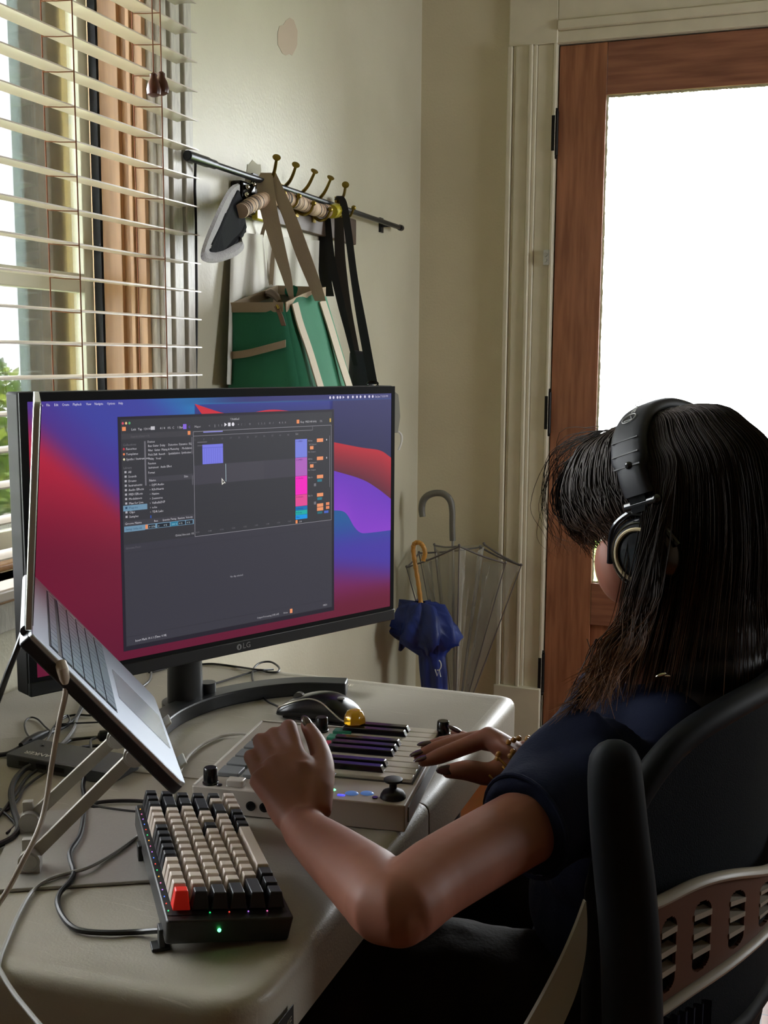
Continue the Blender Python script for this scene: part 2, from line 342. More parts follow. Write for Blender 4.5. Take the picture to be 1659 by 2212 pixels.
b = MB(); b.box((XW-.118, WY0+.05, WZ0+.05), (XW-.115, WY1-.052, mz-.022)); obj('window_glass', b, glassmat('window_glass'), wn, smooth=False)
b = MB(); b.box((XW-.118, WY0+.05, mz+.012), (XW-.115, WY1-.052, WZ1-.05)); obj('window_glass', b, glassmat('window_glass'), wn, smooth=False)

# venetian blind in front of the casing
bl = empty('venetian_blind', (-1.065, 1.2, WZ1+.1), 'cream venetian blind hanging over the window with its slats open', 'blind')
mslat = mat('glossy_cream_slat', 'c6baac', .28, noise=.08, nscale=8, stretch=(1, .3, 1), trans=0)
BX, BY0, BY1 = -1.063, .35, 1.872
zs = []; z = 2.205
for i in range(30):
    z = 1.869+.0507*(6-i)
    if z < .955: break
    if z < WZ1+.03: zs.append(z)
tilt = math.radians(-3)
for z in zs:
    b = MB(); rows = []
    for yy in (BY0, BY1):
        r = []
        for k in range(7):
            t = (k/6-.5); r.append(Vector((BX+t*.044*math.cos(tilt), yy, z+t*.044*math.sin(tilt)-(2*t)**2*.0022+.0022)))
        r += [p+Vector((0, 0, -.0022)) for p in reversed(r)]; rows.append(r)
    b.grid(rows, close=True); n = len(rows[0]); b.f.append(tuple(range(n))); b.f.append(tuple(range(2*n-1, n-1, -1))); b.mi += [0, 0]
    obj('slat', b, mslat, bl)
b = MB(); b.box((BX-.026, BY0, zs[-1]-.062), (BX+.026, BY1, zs[-1]-.045)); obj('bottom_rail', b, mslat, bl, bevel=.004)
b = MB(); b.box((BX-.03, BY0, WZ1+.04), (BX+.03, BY1, WZ1+.10)); obj('head_rail', b, mslat, bl, bevel=.003)
mcord = mat('brown_ladder_cord', '6a3f28', .8); 
for yy in (1.487, 1.737):
    for sx in (-1, 1):
        b = MB(); b.tube([(BX+sx*.0275, yy, WZ1+.04), (BX+sx*.0275, yy, zs[-1]-.05)], .0011, 6); obj('ladder_cord', b, mcord, bl)
    for z in zs:
        b = MB(); b.tube([(BX-.0275, yy, z-.001), (BX, yy, z-.0035), (BX+.0275, yy, z-.005)], .0009, 5); obj('ladder_rung', b, mcord, bl)
mtas = mat('dark_wood_tassel', '4a2416', .3)
for i, (px, py) in enumerate(((332, 183), (349, 180))):
    p = W(px, py, 0, BX+.032)
    b = MB(); b.tube([(p.x, p.y, WZ1+.04), (p.x, p.y, p.z+.012)], .0010, 6); c_ = obj('pull_cord', b, mcord, bl)
    b = MB(); b.lathe((p.x, p.y, p.z-.020), Z, [(.004, 0), (.0115, .004), (.0125, .012), (.010, .022), (.006, .030), (.0065, .036), (.003, .039)], 16); obj('cord_tassel', b, mtas, bl)

# ------------------------------------------------------------------ outside
b = MB(); b.box((-14, -8, -.32), (XW-.15, 14, -.22)); b.box((XW-.15, YB+.15, -.32), (8, 14, -.22))
tag(obj('lawn_ground', b, mat('grass_green', '7d9440', .9, col2='4c6a24', nscale=30), smooth=False), kind='structure')
b = MB()
for x in (-3.3, -6.2): b.box((x-.75, -3, -.22), (x, 12, -.20))
tag(obj('path_1', b, mat('pale_concrete', 'cfc9bc', .8, noise=.1), smooth=False), 'pale concrete path crossing the lawn outside the window', 'path', kind='structure')
YE = 2.75
def ex(px): return W(px, 600, 1, YE).x
po = empty('porch_post', (ex(80), YE, -.22), 'grey weathered porch post outside the window', 'post')
b = MB(); b.box((ex(59), YE, -.22), (ex(117), YE+.12, 3.2)); obj('post_core', b, mat('weathered_grey_wood', '5c5a52', .9, col2='6f6b5f', nscale=60, bump=.3, bscale=90), po, smooth=False)  # shaded face of the post, its shade kept in the darker tone
b = MB(); b.box((ex(27), YE+.02, -.22), (ex(59), YE+.14, 3.2)); obj('lit_post_face', b, mat('lit_post_face_tone', '8b9a98', .7), po, smooth=False, label='lit face of the post, painted pale blue-grey')  # light on the post's front face painted as a paler strip
b = MB(); b.box((ex(117)+.002, YE+.06, -.22), (ex(230), YE+.10, 3.2))
tag(obj('garden_fence', b, mat('sunlit_yellow_board', 'dcc98c', .8, noise=.06, nscale=20, stretch=(6, 6, 1)), smooth=False), 'pale yellow board fence outside, seen through the blind right of the grey post', 'fence')
fz0, fz1 = W(170, 845, 1, YE).z-.3, W(170, 262, 1, YE).z
wd = empty('sky_gap_pane', (ex(170), YE+.04, fz0), 'bright sky gap modelled as a white framed pane before the yellow panel', 'window')
b = MB(); b.box((ex(190), YE+.0, -.22), (ex(201), YE+.05, fz1)); b.box((ex(150), YE+.02, fz1), (ex(201), YE+.05, fz1+.02)); b.box((ex(150), YE+.02, fz0-.02), (ex(201), YE+.05, fz0))
obj('window_frame', b, mat('granular_white_paint', '8a8a80', .9, noise=.25, nscale=90), wd, smooth=False)
b = MB(); b.box((ex(149), YE+.035, fz0), (ex(190), YE+.042, fz1)); obj('pane', b, mat('bright_sky_pane', 'f4f2e6', .3), wd, smooth=False)  # stands in for bright sky, its glare put into the white colour
def bush(name, c, r, n, mt, label, size=.05):
    b = MB(); rnd = random.Random(int(c[1]*100))
    for i in range(n):
        u = Vector((rnd.gauss(0, 1), rnd.gauss(0, 1), rnd.gauss(0, 1))).normalized()*(.75+.3*rnd.random())
        p = Vector(c)+Vector((u.x*r[0], u.y*r[1], u.z*r[2])); a = Vector((rnd.gauss(0, 1), rnd.gauss(0, 1), rnd.gauss(0, 1))).normalized()*size; q = a.orthogonal().normalized()*size*.5
        b.add([p-a, p+q, p+a, p-q], [(0, 1, 2, 3)], rnd.choice((0, 0, 1)))
    b.tube([(c[0], c[1], -.22), (c[0], c[1], c[2])], .05, 8, mi=2)
    for k in range(5):
        a = k*1.3; b.tube([(c[0], c[1], c[2]-.4), (c[0]+r[0]*.7*math.cos(a), c[1]+r[1]*.7*math.sin(a), c[2]+.2)], [.03, .008], 6, mi=2)
    tag(obj(name, b, [mt, mat('leaf_light', '93a834', .7), mat('bark_brown', '4a3a2a', .9)], smooth=False), label, 'bush')
bush('garden_bush', (-7.2, 7.3, .55), (1.3, 1.5, .95), 5200, mat('leaf_green', '5e7f26', .7), 'green leafy bush outside, low behind the left slats', .06)
bush('autumn_bush', (-6.3, 5.2, 1.1), (.55, .6, .5), 1500, mat('leaf_yellow', 'c98f2a', .7), 'yellow-orange leafed bush outside above the green one', .05)
# ------------------------------------------------------------------ folding table
mtab = bpy.data.materials.new('scratched_plastic'); mtab.use_nodes = True; nt = mtab.node_tree; pb = nt.nodes['Principled BSDF']
tc = nt.nodes.new('ShaderNodeTexCoord'); pb.inputs['Roughness'].default_value = .42
def scratch(rot, sc, dist, thr):
    mp = nt.nodes.new('ShaderNodeMapping'); mp.inputs['Rotation'].default_value = (0, 0, rot); mp.inputs['Scale'].default_value = sc
    nt.links.new(tc.outputs['Object'], mp.inputs[0]); n = nt.nodes.new('ShaderNodeTexNoise'); n.inputs['Scale'].default_value = 6; n.inputs['Detail'].default_value = 2; n.inputs['Distortion'].default_value = dist
    nt.links.new(mp.outputs[0], n.inputs['Vector']); r = nt.nodes.new('ShaderNodeMapRange'); r.inputs[1].default_value = thr; r.inputs[2].default_value = thr+.03; nt.links.new(n.outputs[0], r.inputs[0]); return r
s1 = scratch(.6, (2, 60, 1), .3, .70); s2 = scratch(2.1, (3, 80, 1), .5, .72); s3 = scratch(1.2, (1.5, 50, 1), .8, .71)
ad = nt.nodes.new('ShaderNodeMath'); ad.operation = 'MAXIMUM'; nt.links.new(s1.outputs[0], ad.inputs[0]); nt.links.new(s2.outputs[0], ad.inputs[1])
ad2 = nt.nodes.new('ShaderNodeMath'); ad2.operation = 'MAXIMUM'; nt.links.new(ad.outputs[0], ad2.inputs[0]); nt.links.new(s3.outputs[0], ad2.inputs[1])
sc_ = nt.nodes.new('ShaderNodeMath'); sc_.operation = 'MULTIPLY'; sc_.inputs[1].default_value = .35; nt.links.new(ad2.outputs[0], sc_.inputs[0])
mx = nt.nodes.new('ShaderNodeMix'); mx.data_type = 'RGBA'; mx.inputs[6].default_value = lin('a39d90'); mx.inputs[7].default_value = lin('d5d1c6')
nt.links.new(sc_.outputs[0], mx.inputs[0]); nt.links.new(mx.outputs[2], pb.inputs['Base Color'])
nb = nt.nodes.new('ShaderNodeTexNoise'); nb.inputs['Scale'].default_value = 420; nt.links.new(tc.outputs['Object'], nb.inputs['Vector'])
bp = nt.nodes.new('ShaderNodeBump'); bp.inputs['Strength'].default_value = .25; bp.inputs['Distance'].default_value = .001; nt.links.new(nb.outputs[0], bp.inputs['Height']); nt.links.new(bp.outputs[0], pb.inputs['Normal'])
TX0, TX1 = -1.115, -.372
def rrect(c, rads, n=8):         # rounded polygon through corners
    out = []
    for i, p in enumerate(c):
        p = Vector(p); a = (Vector(c[i-1])-p).normalized(); b_ = (Vector(c[(i+1) % len(c)])-p).normalized(); r = rads[i]
        for k in range(n+1):
            t = k/n; q0 = p+a*r; q1 = p+b_*r
            out.append(q0*(1-t)**2+p*2*t*(1-t)+q1*t*t)
    return out
tb = empty('folding_table', (-.74, 1.18, 0), 'light grey scratched plastic folding table holding the monitor and keyboards', 'table')
def slab(name, cs, rads):
    out = rrect(cs, rads); n = len(out); cen = sum(out, Vector((0, 0)))/n
    rows = []
    for ins, z in ((.0, TZ-.060), (0, TZ-.012), (.0012, TZ-.006), (.0045, TZ-.0018), (.009, TZ+.0002), (.016, TZ+.0012), (.022, TZ+.0010), (.026, TZ)):
        r = []
        for i, p in enumerate(out):
            t = (out[(i+1) % n]-out[i-1]).normalized(); nn = Vector((t.y, -t.x))
            if nn.dot(cen-p) < 0: nn = -nn
            if abs(p.y-(1.184+(p.x-TX1)*.0872)) < .012: nn = Vector((math.copysign(1, cen.x-p.x) if min(abs(p.x-TX0), abs(p.x-TX1)) < .012 else 0, 0))
            r.append(Vector((p.x+nn.x*ins, p.y+nn.y*ins, z)))
        rows.append(r)
    b = MB(); b.grid(rows, close=True); m = len(rows)*n
    b.f.append(tuple(range(m-n, m))); b.mi.append(0)
    b.f.append(tuple(range(n))[::-1]); b.mi.append(0)
    return obj(name, b, mtab, tb, smooth=True, angle=50)
slab('tabletop_half', [(TX1, 1.1848), (TX1, 1.636), (TX0, 1.636), (TX0, 1.1198)], [.003, .035, .03, .003])
slab('tabletop_half', [(TX0, 1.119), (TX0, .672), (TX1-.004, .738), (TX1, 1.184)], [.003, .04, .05, .003])
mleg = mat('dark_steel_tube', '24262a', .4, metal=.5)
for yy in (.84, 1.52):
    b = MB(); b.tube([(TX1-.07, yy, .66), (TX1-.07, yy, .0)], .0125, 10); obj('leg', b, mleg, tb)
    b = MB(); b.tube([(TX0+.07, yy, .66), (TX0+.07, yy, .0)], .0125, 10); obj('leg', b, mleg, tb)
    b = MB(); b.tube([(TX1-.07, yy, .3), (TX0+.07, yy, .3)], .009, 8); obj('cross_bar', b, mleg, tb)
mst = mat('black_sticker', '201e1a', .5)
p0, p1 = W(600, 2105, 0, TX1-.001), W(575, 2205, 0, TX1-.001)
b = MB(); ya, yb_ = .753, .806
b.box((TX1+.0004, ya, TZ-.050), (TX1+.0012, yb_, TZ-.030)); 
o = obj('edge_label', b, mst, tb, bevel=.0003)
text('edge_label_lettering', 'LIFETIME', Vector((TX1+.0016, ya+.004, TZ-.0455)), Y, Z, .0115, mat('label_grey_print', '77705f', .6), tb, .0001)
# worn embossed lettering on the far part of the top
q = TP(688, 1474, .0012)
text('embossed_lettering', 'LIFETIME', Vector((q.x, q.y-.01, TZ+.0008)), Vector((.985, .17, 0)), Vector((-.17, .985, 0)), .0155, mat('worn_print', 'e8e2d0', .4), tb, .0002)

# ------------------------------------------------------------------ monitor
EST = 1.0/2**SC.view_settings.exposure
DM = Vector((.44592, .89508, 0)); DN = Vector((.89508, -.44592, 0))
S0 = CAM+Vector((-.85306, 1.11120, -.0533)); SS = .598/1000
def SP(u, v, d=0.0): return S0+DM*(u*SS)-Z*(v*SS)+DN*d
mn = empty('monitor', (-.80, 1.37, TZ), 'large black flat monitor showing a dark music program on a red and blue wallpaper', 'monitor')
mblk = mat('matte_black_plastic', '17191b', .38); mbz = mat('black_bezel', '0e0f11', .6, spec=.15)
mside = mat('dark_grey_side', '141311', .65, spec=.12)
b = MB(); c0 = SP(-17, -18, -.040); 
def slabm(b, u0, u1, v0, v1, d0, d1, mi=0):
    b.add([SP(u0, v0, d0), SP(u1, v0, d0), SP(u1, v1, d0), SP(u0, v1, d0), SP(u0, v0, d1), SP(u1, v0, d1), SP(u1, v1, d1), SP(u0, v1, d1)],
          [(3, 2, 1, 0), (4, 5, 6, 7), (0, 1, 5, 4), (1, 2, 6, 5), (2, 3, 7, 6), (3, 0, 4, 7)], mi)
slabm(b, -18, 1013, -19, 600, -.034, -.0022); obj('housing', b, mside, mn, bevel=.003)
b = MB()
slabm(b, -17, 0, -18, 598, -.0021, .0008); slabm(b, 1000, 1012, -18, 598, -.0021, .0008); slabm(b, 0, 1000, -18, 0, -.0021, .0008); slabm(b, 0, 1000, 562, 572, -.0021, .0008)
obj('bezel', b, mbz, mn)
b = MB(); slabm(b, -17, 1015, 570.5, 600, -.006, .0022); obj('chin', b, mblk, mn, bevel=.0015)
b = MB(); c = SP(500, 330, -.034)
b.obox(c-DN*.012, DM, Z, DN, .13, .10, .012); obj('rear_cover', b, mblk, mn, bevel=.01)
NK = Vector((-.812, 1.394, 0))
b = MB(); b.tube([NK+Z*(TZ+.012), NK+Z*(TZ+.10), NK+Z*.98], [.026, .0245, .0245], 24); obj('stand_neck', b, mblk, mn)
b = MB(); b.tube([NK+DM*.036+DN*.005+Z*(TZ+.016), NK+DM*.036+DN*.005+Z*(TZ+.036)], .012, 12); b.tube([NK+Z*(TZ+.0), NK+Z*(TZ+.014)], .034, 24); obj('stand_collar', b, mblk, mn)
arc = catmull([(-.757, 1.195, 0), (-.788, 1.26, 0), (-.800, 1.335, 0), (-.786, 1.415, 0), (-.745, 1.485, 0), (-.688, 1.532, 0), (-.622, 1.552, 0)], 8)
b = MB(); b.ribbon([p+Z*(TZ+.0105) for p in arc], [((arc[min(i+1, len(arc)-1)]-arc[max(i-1, 0)]).normalized().cross(Z))*.034 for i in range(len(arc))], .021)
obj('stand_base', b, mblk, mn, bevel=.002)
# display
def emat(name, strength=1.0):
    if name in MATS: return MATS[name]
    m = bpy.data.materials.new(name); m.use_nodes = True; nt = m.node_tree; b_ = nt.nodes['Principled BSDF']
    b_.inputs['Base Color'].default_value = (.004, .004, .005, 1); b_.inputs['Roughness'].default_value = .45; b_.inputs['Specular IOR Level'].default_value = .25
    a = nt.nodes.new('ShaderNodeVertexColor'); a.layer_name = 'col'; nt.links.new(a.outputs[0], b_.inputs['Emission Color']); b_.inputs['Emission Strength'].default_value = strength
    MATS[name] = m; return m
class SB:
    def __init__(s): s.v = []; s.f = []; s.c = []
    def quad(s, P, C):
        o = len(s.v); s.v += P; s.f.append(tuple(range(o, o+len(P)))); s.c += C
    def rect(s, u0, v0, u1, v1, col, d=.0006): c = lin(col); s.quad([SP(u0, v1, d), SP(u1, v1, d), SP(u1, v0, d), SP(u0, v0, d)], [c]*4)
    def poly(s, pts, col, d=.0006): s.quad([SP(u, v, d) for u, v in pts], [lin(col)]*len(pts))
    def txt(s, t, u, v, size, col, d=.0009, al='LEFT', shear=.0, sx=1):
        cu = bpy.data.curves.new('t', 'FONT'); cu.body = t; cu.size = size; cu.align_x = al; cu.resolution_u = 1; cu.shear = shear; cu.offset = .0
        t_ = bpy.data.objects.new('t', cu); COL.objects.link(t_); bpy.context.view_layer.update(); me = bpy.data.meshes.new_from_object(t_); bpy.data.objects.remove(t_)
        o = len(s.v); s.v += [SP(u+p.co.x*sx, v-p.co.y, d) for p in me.vertices]; c = lin(col)
        for p in me.polygons: s.f.append(tuple(i+o for i in p.vertices)); s.c += [c]*len(p.vertices)
        bpy.data.meshes.remove(me)
    def build(s, name, mt, parent):
        me = bpy.data.meshes.new(name); off = wloc(parent); me.from_pydata([p-off for p in s.v], [], s.f); me.update()
        at = me.color_attributes.new('col', 'FLOAT_COLOR', 'CORNER'); k = 0; data = []
        for p in me.polygons:
            pass
        flat = []
        for c in s.c: flat += list(c)
        at.data.foreach_set('color', flat); me.materials.append(mt)
        o = bpy.data.objects.new(name, me); COL.objects.link(o); o.parent = parent; return o
def mix3(a, b_, t): t = max(0, min(1, t)); return [a[i]*(1-t)+b_[i]*t for i in range(3)]
def sstep(a, b_, x): t = max(0, min(1, (x-a)/(b_-a))); return t*t*(3-2*t)
def wall(u, v):
    # left body: blue top, red diagonal, crimson bottom
    dline = v-(48+.86*min(u, 300)+.30*max(0, u-300))
    blue = mix3((62, 66, 160), (32, 125, 185), sstep(230, 400, u-v*1.2)); blue = mix3((80, 50, 140), blue, sstep(-230, -20, -(-dline) if False else -dline-90+0*u) if False else sstep(20, 150, -dline))
    blue = mix3(blue, (70, 50, 150), sstep(60, 210, v)*.8)
    red = mix3((186, 34, 62), (112, 24, 52), sstep(60, 330, v-.25*u)); red = mix3(red, (100, 20, 50), sstep(380, 560, v))
    c = mix3(blue, red, sstep(-50, 50, dline))
    # right lower body: blue -> purple -> crimson
    r = mix3((34, 92, 155), (72, 58, 165), sstep(300, 400, v)); r = mix3(r, (118, 34, 92), sstep(390, 490, v+(u-800)*-.18)); r = mix3(r, (104, 26, 52), sstep(470, 545, v))
    o = mix3(c, r, sstep(640, 790, u))
    return mix3(o, (50, 50, 112), sstep(300, 560, u)) if v < 16 else o
sb = SB(); NU, NV = 96, 54
G = [[(SP(1000*i/NU, 562*j/NV, .0002), lin(wall(1000*i/NU, 562*j/NV))) for i in range(NU+1)] for j in range(NV+1)]
for j in range(NV):
    for i in range(NU):
        q = [G[j+1][i], G[j+1][i+1], G[j][i+1], G[j][i]]; sb.quad([a[0] for a in q], [a[1] for a in q])
def interp(pts, u):
    for a, c in zip(pts, pts[1:]):
        if u <= c[0]:
            t = (u-a[0])/(c[0]-a[0]); return a[1]+(c[1]-a[1])*t
    return pts[-1][1]
def sm_(pts): return [(p.x, p.y) for p in catmull([(a, c, 0) for a, c in pts], 8)]
def strip(top, bot, ct, cb, u0, u1, d, n=60, m=6):
    top = sm_(top) if len(top) > 2 else top; bot = sm_(bot) if len(bot) > 2 else bot
    for i in range(n):
        a = u0+(u1-u0)*i/n; c = u0+(u1-u0)*(i+1)/n
        for j in range(m):
            P = []; C = []
            for u, t in ((a, (j+1)/m), (c, (j+1)/m), (c, j/m), (a, j/m)):
                v0, v1 = interp(top, u), interp(bot, u); P.append(SP(u, v0+(v1-v0)*t, d)); C.append(lin(mix3(ct, cb, t)))
            sb.quad(P, C)
strip([(798, 15), (1000, 15)], [(798, 118), (893, 135), (960, 146), (1000, 167)], (48, 46, 100), (40, 40, 82), 790, 1000, .0003)
strip([(394, 15), (800, 15)], [(394, 60), (800, 60)], (50, 58, 140), (44, 46, 98), 394, 800, .0003)
strip([(394, 13), (430, 24), (473, 36), (520, 41), (600, 32), (660, 36), (700, 42)], [(394, 13.2), (416, 40), (430, 50), (700, 50)], (205, 40, 58), (205, 40, 58), 394, 700, .0004)
strip([(790, 115), (893, 135), (960, 146), (1000, 167)], [(790, 187), (893, 215), (950, 243), (1000, 275)], (190, 36, 52), (96, 34, 54), 790, 1000, .0005)
strip([(790, 185), (893, 215), (950, 243), (1000, 275)], [(790, 286), (839, 296), (870, 335), (892, 353), (920, 357), (1000, 358)], (106, 52, 190), (138, 62, 205), 790, 1000, .0006)
sb.rect(0, 0, 1000, 13.5, '3a4684', .00065) if False else None
for a, t in ((40, 'File'), (57, 'Edit'), (74, 'Create'), (98, 'Playback'), (128, 'View'), (147, 'Navigate'), (176, 'Options'), (203, 'Help')): sb.txt(t, a, 9.8, 7.2, 'e6e2f2', sx=.8)
sb.txt('Live', 24, 9.8, 7.2, 'e6e2f2', sx=.8)
for k, u in enumerate((787, 798, 811, 820, 831, 846, 862, 876, 888, 903, 918, 930)):
    if k in (4,): sb.poly([(u, 3.5), (u+6, 7), (u, 10.5)], 'e6e2f2', .0009)
    else: sb.poly([(u+3+3.2*math.cos(a*PI/4), 7+3.6*math.sin(a*PI/4)) for a in range(8)][::-1], 'ddd8ee', .0009)
sb.txt('Sat Jan 7 3:33 PM', 941, 9.8, 7.6, 'ddd8ee', sx=.86)
# program window
DK, DK2, DK3 = '35353b', '3a3a41', '403f47'
sb.rect(200, 36, 803, 543, '24202c', .00066)
sb.rect(207, 42, 796, 533, DK, .0007); sb.rect(208, 310, 795, 532, '3b3a44', .00074)
for u, c in ((212, 'd8506a'), (220, 'f0c890'), (228, '55b070')): sb.poly([(u+2.6*math.cos(a*PI/5), 50+2.9*math.sin(a*PI/5)) for a in range(10)][::-1], c, .0009)
sb.txt('Untitled', 502, 52.5, 7.5, 'c8c6cc', al='CENTER')
sb.rect(210, 57.5, 219, 66, 'f0935e', .0009)
for u, t in ((232, 'Link'), (248, 'Tap'), (262, '120.00'), (303, '4 / 4'), (322, '0%'), (334, 'C'), (347, '1 Bar')): sb.txt(t, u, 66, 7, 'cfccd4')
sb.rect(280, 59, 290, 66.5, 'c8c6cc', .0009); sb.rect(362, 57, 371, 68, '8868e0', .0009); sb.txt('Major', 392, 66, 7, 'b8b6bc'); sb.txt('C', 376, 66, 7, '8868e0')
sb.poly([(473, 57.5), (480, 62), (473, 66.5)], 'e8e6ee', .0009); sb.rect(483, 58, 490, 66, 'e8e6ee', .0009); sb.poly([(497+3.8*math.cos(a*PI/5), 62+4.4*math.sin(a*PI/5)) for a in range(10)][::-1], 'e8e6ee', .0009)
for u, t in ((430, '<'), (445, '||'), (455, '1.'), (464, '3.'), (510, '+'), (520, '/'), (530, ':'), (542, 'O'), (568, '1 . 1 . 1'), (600, 'O'), (612, '/'), (630, '4 . 0 . 0')): sb.txt(t, u, 65.5, 7, 'aaa8b0')
sb.rect(684, 58, 692, 67, 'f0935e', .0009); sb.txt('Key  MIDI', 696, 66, 7, 'c8c6cc'); sb.txt('48 kHz', 726, 66, 7, 'c8c6cc'); sb.txt('1%', 756, 66, 7, 'c8c6cc'); sb.rect(788, 58, 793, 67, 'c8a04a', .0009)
sb.rect(208, 72, 388, 84, '3f3e44', .00078); sb.txt('Search (Cmd + F)', 230, 81, 6.5, '6a686e'); sb.rect(374, 72.5, 381, 81, 'f0935e', .0009)
sb.rect(262.5, 90, 266.5, 186, '6e6c74', .0009); sb.rect(383, 86, 386, 124, '5c5a62', .0009); sb.rect(383, 172, 386, 193, '5c5a62', .0009)
sb.txt('Collections', 211, 98, 7, '77757c')
for v, t, c in ((107, 'Favorites', 'c83848'), (118, 'Templates', 'f08858'), (129, 'Synths / Instruments', 'f0e8c0')):
    sb.poly([(213+2.4*math.cos(a*PI/4), v-2.5+2.6*math.sin(a*PI/4)) for a in range(8)][::-1], c, .0009); sb.txt(t, 218, v, 7, 'cfccd4')
sb.txt('Library', 211, 147, 7, '77757c'); sb.rect(208, 225.5, 267, 237.5, '6f93ad', .0008)
v = 155.5
for t in ('All', 'Sounds', 'Drums', 'Instruments', 'Audio Effects', 'MIDI Effects', 'Modulators', 'Max for Live', 'Plug-ins', 'Clips', 'Samples'):
    sb.txt(t, 222, v+1, 7, '2c4a66' if t == 'Plug-ins' else 'cfccd4'); sb.rect(213, v-4, 218, v+.5, '2c4a66' if t == 'Plug-ins' else 'b0aeb6', .0009)
    v += 9.6
for v, t in ((94, 'Devices'), (103, 'Bass Guitar  Delay  ·  Distortion  Dynamics  EQ  ·'), (112.5, 'Filter  Guitar  Mixing & Mastering  ·  Modulation'), (122, 'Pitch Shift  Reverb  ·  Spatialization  Synthesizer  ·'), (131, 'Utility   Vocal'), (141, 'Function'), (150, 'Instrument   Audio Effect'), (161, 'Format')):
    sb.txt(t, 272 if len(t) > 8 else 271, v, 7, 'cfccd4', sx=.82)
sb.rect(271, 168, 388, 180, '414048', .0008); sb.txt('Name', 273, 178, 7, 'cfccd4'); sb.txt('Size', 362, 175, 7, 'cfccd4')
for k, t in enumerate(('DJM Audio', 'KiloHearts', 'Native', 'Soniverse', 'ValhallaDSP', 'u-he', 'TDR Labs')): sb.txt('>', 273, 188+9.8*k, 6, 'a8a6ae'); sb.txt(t, 279, 188+9.8*k, 7, 'cfccd4')
sb.rect(274, 252, 276.5, 258, '3058b8', .0009)
sb.rect(208, 259, 388, 270, '3f3e46', .0008); sb.txt('Groove Name', 211, 267, 7, 'cfccd4')
for u, t in ((283, 'Base'), (304, 'Quantize'), (325, 'Timing'), (344, 'Random'), (365, 'Velocity')): sb.txt(t, u, 267, 6.4, 'cfccd4', sx=.85)
sb.rect(209, 270.5, 260, 282.5, '6f93ad', .0009); sb.txt('Swing 16ths 66', 212, 279, 6.6, '28405c', .0011)
sb.rect(260, 270.5, 386, 281.5, '6f93ad', .0008); sb.rect(261, 271.3, 267, 280.5, 'f0935e', .0009)
for u, t in ((269, '> 1/16'), (292, 'v'), (306, '0 %'), (346, '0 %'), (366, '0 %')): sb.rect(u-1, 272, u+17, 280.5, '202630', .0009); sb.txt(t, u+1, 278.7, 6, 'c8d8e0', .0011)
sb.rect(325, 271.3, 344, 281, '2a7a9a', .0009); sb.txt('100 %', 327, 278.7, 6, 'a8dce8', .0011)
sb.txt('Global Amount  0%', 336, 305, 7, 'b8b6bc', sx=.9); sb.txt('Groove Pool', 211, 320, 7, '6e6c74'); sb.rect(208, 327, 795, 328, '33323a', .0008)
# arrangement
for (a, c, d_, e) in ((388, 74, 389.2, 311), (388, 74, 794, 75.2), (793, 75, 794.2, 311), (388, 310, 794, 311.2), (388, 84, 733, 85), (733, 76, 734, 85)): sb.rect(a, c, d_, e, '8a8890', .0009)
sb.rect(415, 75.6, 468, 78, '9090e0', .0010)
for k in range(12): sb.txt(str(1+4*k), 391+24*k, 95, 6, '807e86')
sb.rect(399, 98, 425, 100, '6a6870', .0009); sb.rect(399, 106, 425, 107.2, '6a6870', .0009)
sb.rect(389, 150.5, 678, 194, '413f49', .0008); sb.rect(480, 150.5, 585, 194, '45434c', .00085)
for v in (239, 269, 279, 289): sb.rect(389, v, 678, v+.8, '302f37', .0009)
sb.rect(412, 105, 468, 149, '7a7ce8', .0010)
sb.rect(412, 112, 468, 112.8, '5052b8', .0011)
for k in range(8): sb.rect(417+6*k, 114, 418+6*k, 148, '6668d0', .0011)
sb.rect(474.4, 151, 475.6, 192, 'b8d0d8', .0011)
sb.poly([(463.5, 199), (470, 195), (474, 196), (463, 183)], 'f4f2e8', .0012); sb.poly([(465, 195.5), (469, 193.3), (471, 193.6), (464.8, 187.5)], '101010', .0013)
for v0, v1, c, c2, t in ((105, 149, '7a84e2', None, '1 1-MIDI'), (149.6, 194, 'b264c0', None, '2 2-MIDI'), (194.6, 239.4, 'fb1fc4', None, '3 3-Audio'), (240, 267.5, 'e84c98', None, '4 4-Audio'), (268.2, 277.5, '0a70b8', None, 'A Reverb'), (278, 288.5, '14b0a8', None, 'B Delay'), (289, 299.5, '0a98e8', None, 'Main')):
    sb.rect(679, v0, 716, v1, c, .0010); sb.txt(t, 681, v0+6.8, 5.6, '30205a' if c != '0a70b8' else '04305a', .0012)
for v in (106, 150.5): 
    sb.txt('All Ins', 719, v+6, 5.5, 'a8a6ae'); sb.rect(747, v, 767, v+8.5, 'f39a6a', .0010); sb.txt('All Channels', 722, v+15, 5.2, '9a98a0', sx=.9); sb.rect(725, v+17.5, 736, v+25.5, 'f39a6a', .0010); sb.txt('No Output', 719, v+33, 5.2, '9a98a0'); sb.rect(777, v+2, 779.5, v+6, 'd0ced6', .0010)
for v in (195.5, 240.5):
    sb.txt('Ext. In', 719, v+6, 5.5, 'a8a6ae'); sb.rect(747, v, 767, v+8.5, 'f39a6a', .0010); sb.rect(748, v+10.5, 763, v+17, '2c7a8c', .0010); sb.rect(737, v+20, 744, v+27, '77757c', .0010)
for v in (266.5, 276): sb.rect(747, v, 767, v+8.2, 'f39a6a', .0010); sb.rect(776, v-1, 787, v+6, 'e88a60', .0010)
sb.rect(748, 286, 764, 292, '2c6a74', .0010); sb.rect(770, 286, 784, 292, '4c68c8', .0010); sb.rect(786.5, 100, 789, 228, '66646c', .0010)
sb.rect(679, 301, 685, 309, 'f0935e', .0010); sb.txt('1/4', 690, 308, 6.5, 'b8b6bc'); sb.txt('Set', 680, 94, 6.5, 'b8b6bc')
